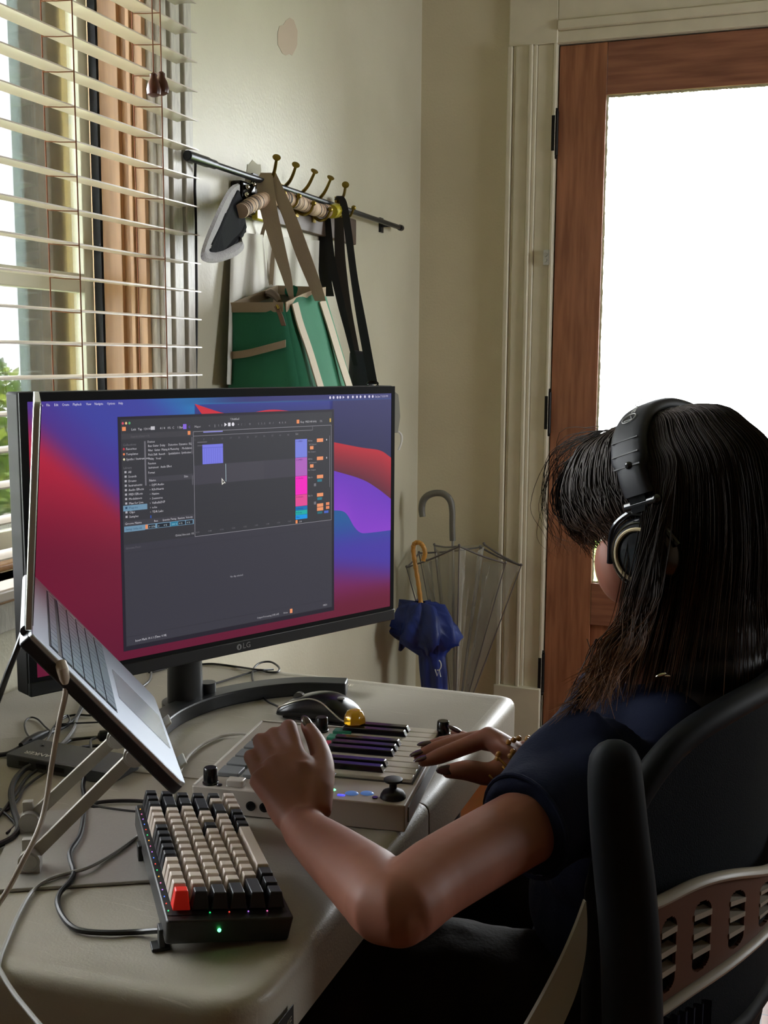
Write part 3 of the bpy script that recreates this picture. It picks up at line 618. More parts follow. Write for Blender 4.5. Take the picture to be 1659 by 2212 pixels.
for k in range(9): sb.txt('0:%02d' % (8*k), 391+33*k, 303.5, 5.6, '77757c')
sb.txt('No clip selected', 502, 417, 6.5, 'b0aeb6', al='CENTER', sx=.85)
sb.rect(208, 512, 795, 513, '32313a', .0009); sb.txt('Insert Mark 10.1.1 (Time: 0:18)', 229, 526, 7, 'd6d4dc', sx=.9); sb.txt('Output Processing (Off) (off)', 560, 527, 6.6, 'b8b6bc', sx=.85); sb.txt('None', 640, 527, 6, 'b8b6bc')
sb.rect(660, 518, 667.5, 528.5, 'f39a6a', .0010); sb.txt('MIDI', 766, 527, 6.6, 'b8b6bc')
sb.build('screen', emat('display_pixels', .9*EST), mn)
b = MB(); b.lathe(SP(505, 585.5, .0023), DN, [(.0042, 0), (.0042, .0002)], 20); obj('logo_disc', b, mat('chrome_print', '8b8b8b', .4), mn)
text('logo_lettering', 'LG', SP(515, 591, .0025), DM, Z, .0115, mat('chrome_print', '8b8b8b', .4), mn, .0001)
b = MB(); c = SP(505, 585.5, .0027); b.box(c-Vector((.0004, .0004, .0022)), c+Vector((.0006, .0006, .0022))); obj('logo_mark', b, mbz, mn)
# ------------------------------------------------------------------ laptop
LP = Vector((-.624, .808, .997)); LPH, LTH, LAL = .6485, .8634, 1.5005
LW = Vector((-math.sin(LPH), math.cos(LPH), 0))
LE = Vector((math.cos(LPH)*math.cos(LTH), math.sin(LPH)*math.cos(LTH), -math.sin(LTH)))
LL = Vector((math.cos(LPH)*math.cos(LAL), math.sin(LPH)*math.cos(LAL), math.sin(LAL)))
LN = LW.cross(LE); 
if LN.z < 0: LN = -LN
LF = LL.cross(LW)
if LF.dot(LE) < 0: LF = -LF      # lid: glass side normal
LA, LB = .205, .29
def KP(a, c, d=0.0): return LP+LE*a+LW*c+LN*d        # a: hinge->front, c: near->far
lap = empty('laptop', LP+LE*.1+LW*.145-LN*.016, 'open grey laptop raised on a metal stand in front of the monitor', 'laptop')
malu = mat('space_grey_aluminium', '77787c', .34, metal=.85); malud = mat('dark_anodised_edge', '2b2c31', .4, metal=.4)
b = MB(); pts = rrect([(0, 0), (LA, 0), (LA, LB), (0, LB)], [.004, .010, .010, .004], 6)
b.prism([KP(x, y, 0) for x, y in pts], -LN*.0145); obj('base', b, [mat('sky_tinted_aluminium', 'c4ccd6', .34, metal=.85)], lap, bevel=.0012)  # bluish sky reflection on the deck mixed into the metal colour
b = MB(); 
b.prism([KP(x, y, -.0030) for x, y in rrect([(-.0003, -.0003), (LA+.0003, -.0003), (LA+.0003, LB+.0003), (-.0003, LB+.0003)], [.004, .010, .010, .004], 6)], -LN*.0125); obj('base_edge', b, malud, lap, bevel=.002)
mkey = mat('black_keycap', '1b1d22', .35); mwell = mat('pale_key_well', '20242c', .5)
b = MB(); b.prism([KP(x, y, .0001) for x, y in ((.022, .018), (.112, .018), (.112, LB-.018), (.022, LB-.018))], LN*.0003); obj('keyboard_well', b, mwell, lap, smooth=False)
mtk = mat('blue_reflection_keycap', 'a4b8ca', .22, spec=.9)  # pale blue reflection on the keys painted into their base colour
for r in range(6):
    n = 14; a0 = .0235+r*.0148; h = .0128 if r else .009
    for k in range(n):
        if r == 5 and 4 <= k <= 7:
            if k > 4: continue
            c0, c1 = .0195+k*.0181, .0195+8*.0181-.0018
        else: c0, c1 = .0195+k*.0181, .0195+(k+1)*.0181-.0018
        b = MB(); b.prism([KP(x, y, .0004) for x, y in ((a0, c0), (a0+h, c0), (a0+h, c1), (a0, c1))], LN*.0010); obj('keycap', b, mtk, lap, smooth=False)
b = MB(); b.prism([KP(x, y, .0001) for x, y in rrect([(.122, .09), (.198, .09), (.198, .20), (.122, .20)], [.003]*4, 3)], LN*.0002); obj('trackpad', b, mat('trackpad_glass', 'd4dee6', .25, metal=.7), lap, smooth=False)
b = MB(); b.prism([LP+LL*x+LW*y+LF*.0 for x, y in rrect([(.002, 0), (LA, 0), (LA, LB), (.002, LB)], [.003, .010, .010, .003], 6)], -LF*.0060); obj('lid', b, mat('lid_aluminium', 'c2c6c4', .3, metal=.75), lap, bevel=.001)
b = MB(); b.prism([LP+LL*x+LW*y+LF*.0002 for x, y in ((.006, .003), (LA-.003, .003), (LA-.003, LB-.003), (.006, LB-.003))], LF*.0006); obj('screen', b, mat('laptop_glass', '0b0c0e', .1), lap, smooth=False)
b = MB(); b.tube([LP-LN*.004-LF*.002+LW*.02, LP-LN*.004-LF*.002+LW*(LB-.02)], .0055, 12); obj('hinge', b, malud, lap)
# aluminium laptop stand
E1 = Vector((.875, .484, 0)); E2 = Vector((-.484, .875, 0)); PA = Vector((-.702, .826, TZ+.0005))
st = empty('laptop_stand', (PA.x+.03, PA.y+.12, TZ), 'silver metal folding stand under the grey laptop', 'laptop stand')
mst2 = mat('satin_aluminium', 'a5a29c', .34, metal=.3, noise=.05, nscale=300); marm = mat('satin_arm', '9d988e', .42, metal=.3)
b = MB(); b.prism([PA+E1*x+E2*y for x, y in rrect([(0, 0), (.235, 0), (.235, .19), (0, .19)], [.012]*4, 6)], Z*.0035); obj('base_plate', b, mst2, st, bevel=.0008)
def arm(base_px, top_pt, nm):
    B = TP(base_px[0], base_px[1], .016)
    b = MB(); b.cyl(B-E2*.012, E2, .0108, .022, 24); b.obox(B-Z*.007, E1, E2, Z, .0100, .0105, .0085); b.obox(B+Z*.014-E1*.002, E1, E2, Z, .0052, .004, .006); b.cyl(B-E2*.0128, E2, .0085, .001, 24)
    obj('hinge_block', b, mst2, st, bevel=.0006)
    d = (top_pt-B); L = d.length; d.normalize(); s_ = E2; q = d.cross(s_).normalized()
    b = MB(); b.obox(B+d*L*.5, d, s_, q, L*.5, .0035, .0062); obj('arm', b, marm, st, bevel=.0006)
    b = MB(); b.cyl(top_pt-E2*.010, E2, .0115, .020, 24); b.cyl(top_pt-E2*.0108, E2, .009, .001, 24); obj('hinge_disc', b, mst2, st, bevel=.0006)
def under(px, py, gap):        # point of the plane under the laptop seen at a pixel
    d = ray(px, py); P0 = LP-LN*gap; t = (P0-CAM).dot(LN)/d.dot(LN); return CAM+d*t
T1 = D(292, 1628, (under(292, 1628, .030)-CAM).dot(CF)); T2 = D(255, 1590, (T1-CAM).dot(CF)+.07)
arm((66, 1852), T1, 'a'); arm((66, 1768), T2, 'b')
ctr = KP(.11, .12, -.0145)
b = MB(); b.prism([KP(x, y, -.0165) for x, y in ((.03, .05), (LA+.004, .05), (LA+.004, .22), (.03, .22))], -LN*.003)
b.tube([T1, KP(.145, .09, -.020), KP(.145, .19, -.020)], .004, 8); obj('cradle', b, mst2, st, bevel=.0006)
for c in (.075, .205):
    b = MB(); b.prism([KP(x, c, -.0195) for x in ()] or [KP(LA+.0035, c-.014, -.019), KP(LA+.0065, c-.014, -.019), KP(LA+.0065, c-.014, .006), KP(LA+.0035, c-.014, .006)], LW*.028); obj('front_lip', b, mat('clear_white_lip', 'd8dcd8', .3), st, bevel=.0008)

# ------------------------------------------------------------------ usb hub
HA = TP(11, 1655, .0005); HB = TP(238, 1697, .0005); HE = (HB-HA).normalized(); HF = Vector((-HE.y, HE.x, 0)); HL = (HB-HA).length
hub = empty('usb_hub', HA+HE*HL*.5+HF*.03, 'flat dark grey usb hub with white lettering under the laptop', 'hub')
mhub = mat('dark_grey_hub_shell', '3b3d40', .45)
b = MB(); b.prism([HA+HE*x+HF*y for x, y in rrect([(0, 0), (HL, 0), (HL, .062), (0, .062)], [.006]*4, 5)], Z*.016); obj('shell', b, mhub, hub, bevel=.0015)
text('shell_lettering', 'ANKER', HA+HE*.058+HF*.020+Z*.0163, -HE, -HF, .0125, mat('white_print', 'd8d8d4', .6), hub, .0001)
b = MB()
for k in range(4): 
    c = HA+HE*(.030+k*.027)-HF*.0002+Z*.008; b.obox(c, HE, HF, Z, .0075, .0006, .003)
obj('port_row', b, mat('port_black', '08090a', .3), hub, smooth=False)
# mechanical keyboard
KA = Vector((-.4745, .787, 0))+Vector((-.0075, .0095, 0)); KFv = Vector((-.640, .999, 0)); KU = (KFv-KA).normalized(); KV = Vector((KU.y, -KU.x, 0))
KB0 = TZ+.020; tl = math.radians(7)
kb = empty('mechanical_keyboard', KA+KU*.135+KV*.05+Z*TZ, 'black mechanical keyboard with white and black keycaps and one red key', 'keyboard')
KVt = (KV*math.cos(tl)-Z*math.sin(tl)).normalized(); KNt = KU.cross(KVt); 
if KNt.z < 0: KNt = -KNt
PU, PV = .01540, .0168
def KK(u, v, h=0): return KA+Z*(TZ+.0310)+KU*u+KVt*v+KNt*h     # h above the plate
b = MB(); ks = rrect([(-.014, -.006), (16*PU+.004, -.006), (16*PU+.004, 6*PV+.005), (-.014, 6*PV+.005)], [.004]*4, 4)
n = len(ks); b.add([KK(u, v, .004) for u, v in ks]+[KK(u*.985+.002, v*.97+.001, -.018 if v > .05 else -.018) for u, v in ks], [tuple(range(n)), tuple(range(n, 2*n))[::-1]]+[(i, (i+1) % n, (i+1) % n+n, i+n) for i in range(n)])
mcase = mat('matte_black_case', '141517', .45)
obj('case', b, mcase, kb, bevel=.0015)
b = MB(); b.add([KK(u, v, .0045) for u, v in ((-.004, -.004), (16*PU, -.004), (16*PU, 6*PV+.001), (-.004, 6*PV+.001))], [(0, 1, 2, 3)]); obj('switch_plate', b, mat('plate_black', '0c0d0e', .6), kb, smooth=False)
mkw = mat('cream_white_keycap', 'c5b8ac', .38); mkb = mat('charcoal_keycap', '1d1f25', .42); mkr = mat('red_keycap', 'e0281a', .35, emit='e0281a', estr=.02)
R = [[1]*16, [0]*0]
rows = [
 [(1, 'r')]+[(1, 'w')]*4+[(1, 'b')]*5+[(1, 'w')]*3+[(1, 'b')]*3,
 [(1, 'b')]+[(1, 'w')]*12+[(2, 'b')]+[(1, 'b')],
 [(1.5, 'b')]+[(1, 'w')]*12+[(1.5, 'b')]+[(1, 'b')],
 [(1.75, 'b')]+[(1, 'w')]*8+[(1, 'b')]+[(1, 'w')]*2+[(2.25, 'b')]+[(1, 'b')],
 [(2.25, 'b')]+[(1, 'w')]*10+[(1.75, 'b')]+[(1, 'w')]+[(1, 'b')],
 [(1.25, 'b')]*3+[(6.25, 'w')]+[(1, 'b')]*3+[(1, 'w')]*3]
hts = (.0170, .0162, .0148, .0142, .0142, .0142)
for r, row in enumerate(rows):
    u = 0
    for wd_, c in row:
        b = MB(); L = wd_*PU-.0011; cu_, cv = (u+wd_*.5)*PU, (r+.5)*PV; h = hts[r]
        a = KK(cu_, cv, .006); ins = .0024
        vs = [];
        for hh, i_, sh in ((0, 0, 0), (h*.72, ins*.75, -.0006), (h, ins, -.0009)):
            for su, sv in ((-1, -1), (1, -1), (1, 1), (-1, 1)): vs.append(a+KU*(su*(L*.5-i_))+KVt*(sv*(PV*.5-.0006-i_)+sh)+KNt*hh)
        b.add(vs, [(3, 2, 1, 0), (8, 9, 10, 11)]+[(i+4*j, (i+1) % 4+4*j, (i+1) % 4+4+4*j, i+4+4*j) for j in range(2) for i in range(4)])
        obj('keycap', b, {'w': mkw, 'b': mkb, 'r': mkr}[c], kb, bevel=.0009, bseg=2, label={'w': None, 'b': None, 'r': 'red escape keycap'}[c])
        u += wd_
for (u, s_) in ((.004, 1), (.18, 1)):
    b = MB(); p = KK(u+.006, -.001, -.014); q = Vector((p.x, p.y, TZ+.002))-KV*.010
    b.obox((p+q)*.5, KU, KV, Z, .007, .0025, (p-q).length*.5+.001); b.obox(q+KV*.004, KU, KV, Z, .008, .008, .0015); obj('flip_foot', b, mcase, kb, bevel=.0008)
cols = ('30ff90', 'ff5040', '5080ff', 'c080ff', 'ff80c0', 'ffb040')
for k in range(18):
    b = MB(); b.sph(KK(.004+k*.0136, -.0024, .0048), .0007, 6, 4); obj('key_light', b, mat('led_%d' % (k % 6), cols[k % 6], .4, emit=cols[k % 6], estr=.9*EST), kb)
for k, v in enumerate((.034, .051, .068, .085)):
    b = MB(); b.sph(KK(-.0016, v-.001, .0048), .0008, 6, 4); c = cols[(0, 1, 3, 4)[k]]; obj('key_light', b, mat('led_%d' % (0, 1, 3, 4)[k], c, .4, emit=c, estr=.9*EST), kb)
b = MB(); p = KK(-.0146, .040, -.005); b.sph(p, .0017, 10, 6); obj('status_light', b, mat('led_green', '30ff60', .3, emit='50ff80', estr=6*EST), kb)

# ------------------------------------------------------------------ midi controller
MH = .031; A_ = math.radians(7.0); M1 = Vector((math.cos(A_), math.sin(A_), 0)); M2 = Vector((-math.sin(A_), math.cos(A_), 0)); MO = Vector((-.617, 1.070, TZ+.001))
ML, MD = .246, .237
def MP(px, py, h=0): 
    p = TP(px, py, MH); q = p-MO; return MO+M1*q.dot(M1)+M2*q.dot(M2)+Z*(TZ+MH+h-MO.z-0)-Z*0 if False else Vector((p.x, p.y, TZ+MH+h))
def ML_(p): q = p-MO; return q.dot(M1), q.dot(M2)
def MQ(u, v, h=0): return Vector((MO.x, MO.y, TZ+MH+h))+M1*u+M2*v
md = empty('midi_controller', MO+M1*ML*.5+M2*MD*.5, 'pale grey midi keyboard controller with black keys and coloured pads under the hands', 'midi controller')
mbod = mat('pale_grey_shell', 'b0a79d', .42); mbd2 = mat('grey_pad_rubber', '6f7276', .45)
b = MB(); b.prism([MQ(u, v, -MH+.001) for u, v in rrect([(0, 0), (ML, 0), (ML, MD), (0, MD)], [.002]*4, 3)], Z*(MH-.001)); obj('shell', b, mbod, md, bevel=.0012)
b = MB()
for (a, c, d_, e) in ((.001, .001, .0035, MD-.001), (.001, MD-.0035, ML-.001, MD-.001)): b.prism([MQ(a, c, .0001), MQ(d_, c, .0001), MQ(d_, e, .0001), MQ(a, e, .0001)], Z*.0012)
obj('top_rim', b, mat('silver_rim', 'd8d5ce', .3), md, smooth=False)
# white keys
tips = [(816, 1675), (829, 1663), (848, 1642), (860, 1632), (871, 1619), (887, 1601), (896, 1590)]
tv = [ML_(MP(*p)) for p in tips]
ut = sum(t[0] for t in tv)/7; vv = [t[1] for t in tv]
kv0 = vv[0]-.0165; pitch = (vv[6]-vv[0])/ 8.0
# two-black group, three-black group, two-black group: black k sits between whites
pos = [1, 2, 4, 5, 6, 8, 9]; pitch = (vv[6]-vv[0])/(pos[6]-pos[0]); kv0 = vv[0]-pitch*1
mwk = mat('ivory_white_key', 'c9c2b6', .32); mbk = mat('glossy_black_key', '0b0a0f', .2, coat=.3)
u0k = ut-.082; u1k = ML-.006
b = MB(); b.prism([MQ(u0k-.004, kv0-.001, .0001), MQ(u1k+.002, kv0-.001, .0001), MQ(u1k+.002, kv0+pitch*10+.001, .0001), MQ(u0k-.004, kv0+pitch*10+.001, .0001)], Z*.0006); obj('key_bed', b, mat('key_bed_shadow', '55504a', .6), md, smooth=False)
for k in range(10):
    a, c = kv0+k*pitch+.0007, kv0+(k+1)*pitch-.0007
    b = MB(); b.prism([MQ(u0k, a, .001), MQ(u1k, a, .001), MQ(u1k, c, .001), MQ(u0k, c, .001)], Z*.0045); obj('white_key', b, mwk, md, bevel=.0008)
for k in range(7):
    v = kv0+pos[k]*pitch; hw = pitch*.36
    b = MB(); vs = []
    for hh, s_, e in ((.0056, 1, 0), (.0125, .8, .0035)):
        vs += [MQ(u0k-.001, v-hw*s_, hh), MQ(ut-e, v-hw*s_, hh), MQ(ut-e, v+hw*s_, hh), MQ(u0k-.001, v+hw*s_, hh)]
    b.add(vs, [(3, 2, 1, 0), (4, 5, 6, 7)]+[(i, (i+1) % 4, (i+1) % 4+4, i+4) for i in range(4)]); obj('black_key', b, mbk, md, bevel=.001)
def mknob(p, r, h, name='knob', mt=None):
    b = MB(); b.lathe(p, Z, [(r*1.08, 0), (r*1.08, .002), (r*.98, .0025), (r*.92, h-.0012), (r*.8, h)], 24); o = obj(name, b, mt or mat('gloss_black_knob', '0c0c0d', .22), md)
    return o
mknob(MP(455, 1692), .0085, .019); mknob(MP(695, 1579), .0085, .019); mknob(MP(957, 1586, .0), .0085, .018)
mg = mbd2
p1, p3, pc = MP(499, 1671), MP(524, 1633), MP(549, 1677)
st_ = (Vector(ML_(p3)+(0,))-Vector(ML_(p1)+(0,)))*.5; pu, pv = ML_(p1); pcu, pcv = ML_(pc)
dvp = abs(st_.y)
for c in range(2):
    for k in range(5):
        u = .030+c*.030; v = pv+k*dvp
        b = MB(); b.prism([MQ(x, y, .0002) for x, y in rrect([(u-.0130, v-dvp*.42), (u+.0130, v-dvp*.42), (u+.0130, v+dvp*.42), (u-.0130, v+dvp*.42)], [.002]*4, 3)], Z*.005); obj('drum_pad', b, mg, md, bevel=.0008)
for (px, py, c, nm) in ((728, 1603, '2f8a70', 'green drum pad'), (741, 1590, '237a62', 'green drum pad')):
    u, v = ML_(MP(px, py)); b = MB(); b.prism([MQ(u+x, v+y, .0002) for x, y in ((-.012, -.0075), (.012, -.0075), (.012, .0075), (-.012, .0075))], Z*.008); obj('drum_pad', b, mat('green_pad_'+c, c, .35), md, bevel=.001, label=nm)
p = MP(706, 1618); b = MB(); b.lathe(p, Z, [(.0135, 0), (.0135, .005), (.0125, .007), (.011, .0076)], 28); obj('drum_pad', b, mat('crimson_pad', 'c01d48', .35), md, label='round crimson drum pad')
u, v = ML_(MP(833, 1580)); b = MB(); b.prism([MQ(u+x, v+y+.004, .0002) for x, y in ((-.009, -.005), (.009, -.005), (.009, .005), (-.009, .005))], Z*.006); obj('button', b, mat('amber_button', 'd99a1c', .35), md, bevel=.001, label='small amber button')
p = MP(766, 1584, 0); b = MB(); b.tube([p, p+Z*.014], .0018, 8); obj('stick_pin', b, mlatch, md)
b = MB(); b.lathe(p+Z*.0135, Z, [(.0125, 0), (.0150, .002), (.0145, .008), (.0105, .0160), (.006, .018)], 8); obj('stick_cap', b, mat('amber_clear_cap', 'd9a520', .12, trans=.35), md, label='amber clear faceted cap')
p = MP(849, 1722); b = MB(); b.lathe(p, Z, [(.0145, 0), (.0140, .003), (.0115, .007), (.0065, .0095), (.0042, .0105), (.0042, .0165), (.0085, .0175), (.0105, .0190), (.0105, .0210), (.0080, .0220)], 28); obj('joystick', b, mat('rubber_black', '0d0d0e', .5), md)
for px in (760, 793):
    p = MP(px, 1714); b = MB(); b.ell(p, M1*.0078, M2*.0062, Z*.0022, 20, 8); obj('button', b, mat('pale_blue_button', '6f90c8', .3, emit='5080d0', estr=.08), md, label='oval pale blue button')
p = MP(718, 1706); b = MB(); b.ell(p, M1*.0042, M2*.0030, Z*.0012, 12, 6); obj('status_light', b, mat('led_green', '30ff60', .3), md, label='green light')
p = MP(737, 1718); b = MB(); b.prism([p+M1*x+M2*y for x, y in ((-.004, -.0014), (.004, -.0014), (.004, .0014), (-.004, .0014))], Z*.0008); obj('status_light', b, mat('led_blue', '3040ff', .3, emit='3838ff', estr=3*EST), md, label='blue light')
p = MP(712, 1692); b = MB(); b.obox(p+Z*.005, M1, M2, (Z+M1*.5).normalized(), .004, .0045, .0075); obj('toggle_switch', b, mat('rubber_black', '0d0d0e', .5), md, bevel=.001)
for (px, py) in ((474, 1697), (810, 1724)):
    p = MP(px, py); b = MB(); b.cyl(p, Z, .0032, .0014, 12); obj('screw', b, mbk, md)
u, v = ML_(MP(510, 1697)); b = MB(); b.prism([MQ(u+x, v+y, .0002) for x, y in rrect([(-.010, -.0065), (.010, -.0065), (.010, .0065), (-.010, .0065)], [.002]*4, 3)], Z*.008); obj('button', b, mat('milky_clear_cap', 'd9d2c8', .25, trans=.3), md, bevel=.001, label='milky clear button cap')
for px, py in ((542, 1741), (571, 1744)):
    d = ray(px, py); t = (MO-CAM).dot(M2)/d.dot(M2); c = CAM+d*t
    b = MB(); b.lathe(c-M2*.0004, -M2, [(.0056, 0), (.0056, .0006), (.0038, .0008), (.0036, .0002)], 20); obj('jack_socket', b, mat('port_black', '08090a', .3), md)
b = MB(); b.obox(MQ(ML+.0006, .10, -.016), M2, Z, M1, .085, .0085, .0006); obj('side_slot', b, mat('slot_grey', '5d6064', .4), md, smooth=False)

# ------------------------------------------------------------------ mouse
mo = empty('computer_mouse', (-.612, 1.425, TZ), 'black computer mouse with silver side line beside the pale controller', 'mouse')
mo_e = Vector((.995, -.06, 0)).normalized(); mo_f = Vector((.06, .995, 0)).normalized(); mc = Vector((-.613, 1.428, TZ+.001))
prof = [(-.062, .007, .020), (-.058, .013, .026), (-.045, .021, .029), (-.028, .029, .029), (-.008, .0355, .028), (.012, .038, .029), (.030, .035, .031), (.046, .026, .030), (.057, .015, .024), (.062, .006, .014)]
rows = []
for x, h, wd_ in prof:
    r = []
    for k in range(17):
        a = PI*k/16; s_ = math.cos(a); r.append(mc+mo_e*x+mo_f*(wd_*math.copysign(abs(s_)**.7, s_))+Z*(.002+h*math.sin(a)**.75))
    rows.append(r)
b = MB(); b.grid(rows, close=True); n = 17; b.f += [tuple(range(n))[::-1], tuple(range(9*n, 10*n))]; b.mi += [0, 0]
obj('body', b, mat('gloss_black_mouse', '101012', .25), mo, sub=1, angle=80)
b = MB(); P = []
for x, h, wd_ in prof[1:9]:
    t = {0: .62}.get(0); a = PI*(1-(.30 if x < 0 else max(.08, .30-x*4.5))); s_ = math.cos(a); P.append(mc+mo_e*x+mo_f*(wd_*math.copysign(abs(s_)**.7, s_)*1.012)+Z*(.002+h*math.sin(a)**.75*1.01))
b.tube(P, .0010, 6, smooth=4); obj('side_line', b, mat('silver_line', 'd8d2c2', .3, metal=.3), mo)
b = MB(); b.cyl(mc-mo_e*.033-mo_f*.003+Z*.025, mo_f, .009, .006, 18); obj('scroll_wheel', b, mat('wheel_grey', '5a5852', .35), mo)
b = MB(); b.ell(mc+mo_e*.034+Z*.0345-mo_f*.004, mo_e*.007, mo_f*.006, Z*.0016, 14, 6); obj('palm_logo', b, mat('grey_print', '8a8a86', .4), mo)
b = MB(); b.prism([mc+mo_e*x+mo_f*y for x, y in ((-.05, -.02), (.045, -.022), (.045, .022), (-.05, .02))], Z*.003); obj('underside', b, mblk, mo)

# ------------------------------------------------------------------ cables
mcb = mat('black_cable', '121315', .4); mcw = mat('beige_cable', 'a59a8e', .5); mcs = mat('silver_grey_cable', '9c9b98', .35); mcg = mat('pale_grey_cable', 'b5b1aa', .5)
def cable(name, pts, r, mt, label, ground=True):
    P = []
    for p in pts:
        if isinstance(p, Vector): P.append(p)
        elif len(p) == 2: P.append(TP(p[0], p[1], r+.0012))
        else: P.append(TP(p[0], p[1], p[2]))
    b = MB(); b.tube(P, r, 8, smooth=8); tag(obj(name, b, mt), label, 'cable'); return P
cable('mouse_cable', [(612, 1533, .012), (596, 1524, .006), (574, 1512), (556, 1490), (545, 1465), (548, 1444), (562, 1432), (585, 1430), (602, 1441), (600, 1451), (580, 1452), (560, 1448), (530, 1456), (480, 1472), (420, 1489), (395, 1497)], .0017, mcb, 'thin black mouse cable looping behind the mouse toward the monitor neck')
cable('cable', [(424, 1436), (460, 1434), (510, 1440), (560, 1447, .009), (590, 1446)], .0017, mcb, 'thin black cable lying along the far table edge right of the monitor neck')
cable('controller_cable', [(548, 1589, .012), (520, 1585, .008), (480, 1590), (440, 1606), (408, 1632), (392, 1660), (378, 1692), (370, 1730), (362, 1760)], .0021, mcg, 'pale grey cable running from the midi controller to beneath the laptop')
U = lambda px, py, dep: D(px, py, dep)
d0 = (KP(.062, 0)-CAM).dot(CF)
lc = KP(.060, -.001, -.0075); pxd = (lc-CAM).dot(CF)
b = MB(); P = [U(136, 1437, d0), U(141, 1470, d0), U(141, 1500, d0), U(128, 1560, d0+.01), U(112, 1650, d0+.02), U(98, 1740, d0+.015), U(80, 1800, d0+.0), U(50, 1860, d0-.01), U(15, 1925, d0-.01), U(-25, 1985, d0-.02)]
b.tube(P, [.0031, .0029, .0027]+[.0026]*7, 10, smooth=8); cc = tag(obj('charging_cable', b, mcw), 'beige charging cable plugged into the laptop side and hanging down left', 'cable')
d0 -= .008
b = MB(); b.tube([U(131, 1432, d0+.004), U(135, 1446, d0), U(139, 1464, d0+.003), U(140.5, 1474, d0+.006)], [.0052, .0055, .0048, .0036], 14); obj('plug', b, mat('beige_plug', 'b7aa9a', .35), cc)
dl = (LP-CAM).dot(CF)
b = MB(); b.tube([U(50, 1366, dl+.05), U(36, 1405, dl+.05), U(18, 1450, dl+.06), U(0, 1500, dl+.08), U(-25, 1570, dl+.1)], .0030, 8, smooth=6); tag(obj('cable', b, mcb), 'thick black cable dropping from the laptop hinge past the wall', 'cable')
cable('cable', [(310, 1798, .012), (290, 1812, .006), (262, 1832, .0065), (225, 1856, .0065), (185, 1876, .0085), (140, 1888, .0065), (102, 1901, .0065), (70, 1925), (45, 1965), (20, 2020), (-2, 2080), (5, 2105), (30, 2145), (62, 2185), (95, 2225), (120, 2260)], .0020, mcs, 'thin silver-grey cable crossing the stand plate and curving along the left table corner')
cable('keyboard_cable', [(182, 1680, .008), (179, 1700), (182, 1722), (180, 1765, .0065), (172, 1805, .0065), (152, 1838, .0065), (152, 1858, .0065), (159, 1885, .0065), (150, 1905, .0065), (130, 1928), (124, 1950), (134, 1978), (155, 2002), (185, 2012), (240, 2015), (300, 2013), (345, 2010, .012), (372, 2008, .016)], .0026, mcb, 'black cable curling from the hub to the near end of the mechanical keyboard')
cable('cable', [(168, 1747, .007), (210, 1734), (260, 1730), (305, 1731), (335, 1735)], .0023, mcb, 'black cable passing behind the stand arms toward the keyboard, upper of two')
cable('cable', [(172, 1733, .004), (215, 1744), (260, 1751), (300, 1755), (330, 1756)], .0023, mcb, 'black cable passing behind the stand arms toward the keyboard, lower of two')
cable('cable', [(66, 1655, .008), (50, 1664, .006), (32, 1685), (24, 1712), (30, 1750), (40, 1785), (28, 1808), (0, 1824), (-30, 1835)], .0036, mcb, 'thick glossy black cable from the hub bending out of the left side of the photo')
cable('cable', [(80, 1664, .006), (58, 1680), (35, 1712), (12, 1745), (-12, 1775)], .0020, mcb, 'thinner black cable under the thick one at the left edge')
cable('cable', [(96, 1670, .006), (75, 1684), (50, 1705), (40, 1725), (15, 1750), (0, 1748), (20, 1765), (32, 1782), (15, 1800)], .0016, mcb, 'thin black cable twisting below the hub near the left edge')
cable('cable', [(-20, 1632), (15, 1628), (45, 1613), (70, 1595, .008), (98, 1585, .008), (125, 1576), (150, 1562), (168, 1545), (185, 1510), (205, 1480)], .0030, mcb, 'thick black power cable with a plug running above the hub')
b = MB(); b.tube([TP(45, 1610, .008), TP(60, 1602, .008), TP(85, 1590, .008), TP(102, 1583, .008)], [.0035, .0060, .0064, .0045], 12); tag(obj('cable_connector', b, mcb), 'fat black barrel connector lying above the hub', 'connector')
cable('cable', [(68, 1598, .012), (56, 1580), (54, 1560), (66, 1550), (82, 1554), (98, 1570), (112, 1582)], .0013, mcb, 'thin black wire loop standing left of the beige charging cable')
cable('cable', [(92, 1612, .016), (106, 1590, .012), (118, 1568, .010), (140, 1550), (165, 1544), (200, 1545), (240, 1538)], .0016, mcb, 'thin black wire crossing behind the laptop toward the monitor')
cable('cable', [(120, 1618, .012), (140, 1600, .008), (158, 1575), (166, 1550), (182, 1512), (200, 1490)], .0026, mat('grey_cable', '6e6f70', .35), 'glossy grey cable rising from the hub toward the monitor')
cable('cable', [(135, 1614, .01), (150, 1600), (180, 1595), (215, 1592)], .0022, mcb, 'black cable ending in a barrel jack behind the stand arm')
b = MB(); b.tube([TP(212, 1590, .009), TP(216, 1590, .009), TP(236, 1588, .009), TP(240, 1588, .009)], [.004, .0075, .0075, .005], 14); tag(obj('barrel_plug', b, mcb), 'short fat black barrel plug behind the upper stand arm', 'plug')
cable('cable', [(160, 1624, .014), (175, 1614, .010), (205, 1611), (240, 1610), (262, 1604)], .0022, mcb, 'black cable with bare metal jack tip beside the stand disc')
cable('cable', [(188, 1630, .014), (196, 1618, .014), (196, 1600, .012), (206, 1594, .010)], .0018, mcb, 'short black wire hooking up from the hub corner')
cable('cable', [(222, 1634, .016), (245, 1632, .012), (270, 1636), (300, 1648)], .0020, mcb, 'black wire leaving the right end of the hub')
cable('cable', [(120, 1570, .012), (125, 1555, .015), (145, 1545, .013), (150, 1560, .010), (135, 1568, .008), (122, 1566, .008), (150, 1563, .006), (215, 1560)], .0013, mcb, 'thin knotted black wire between the charging cable and the laptop')
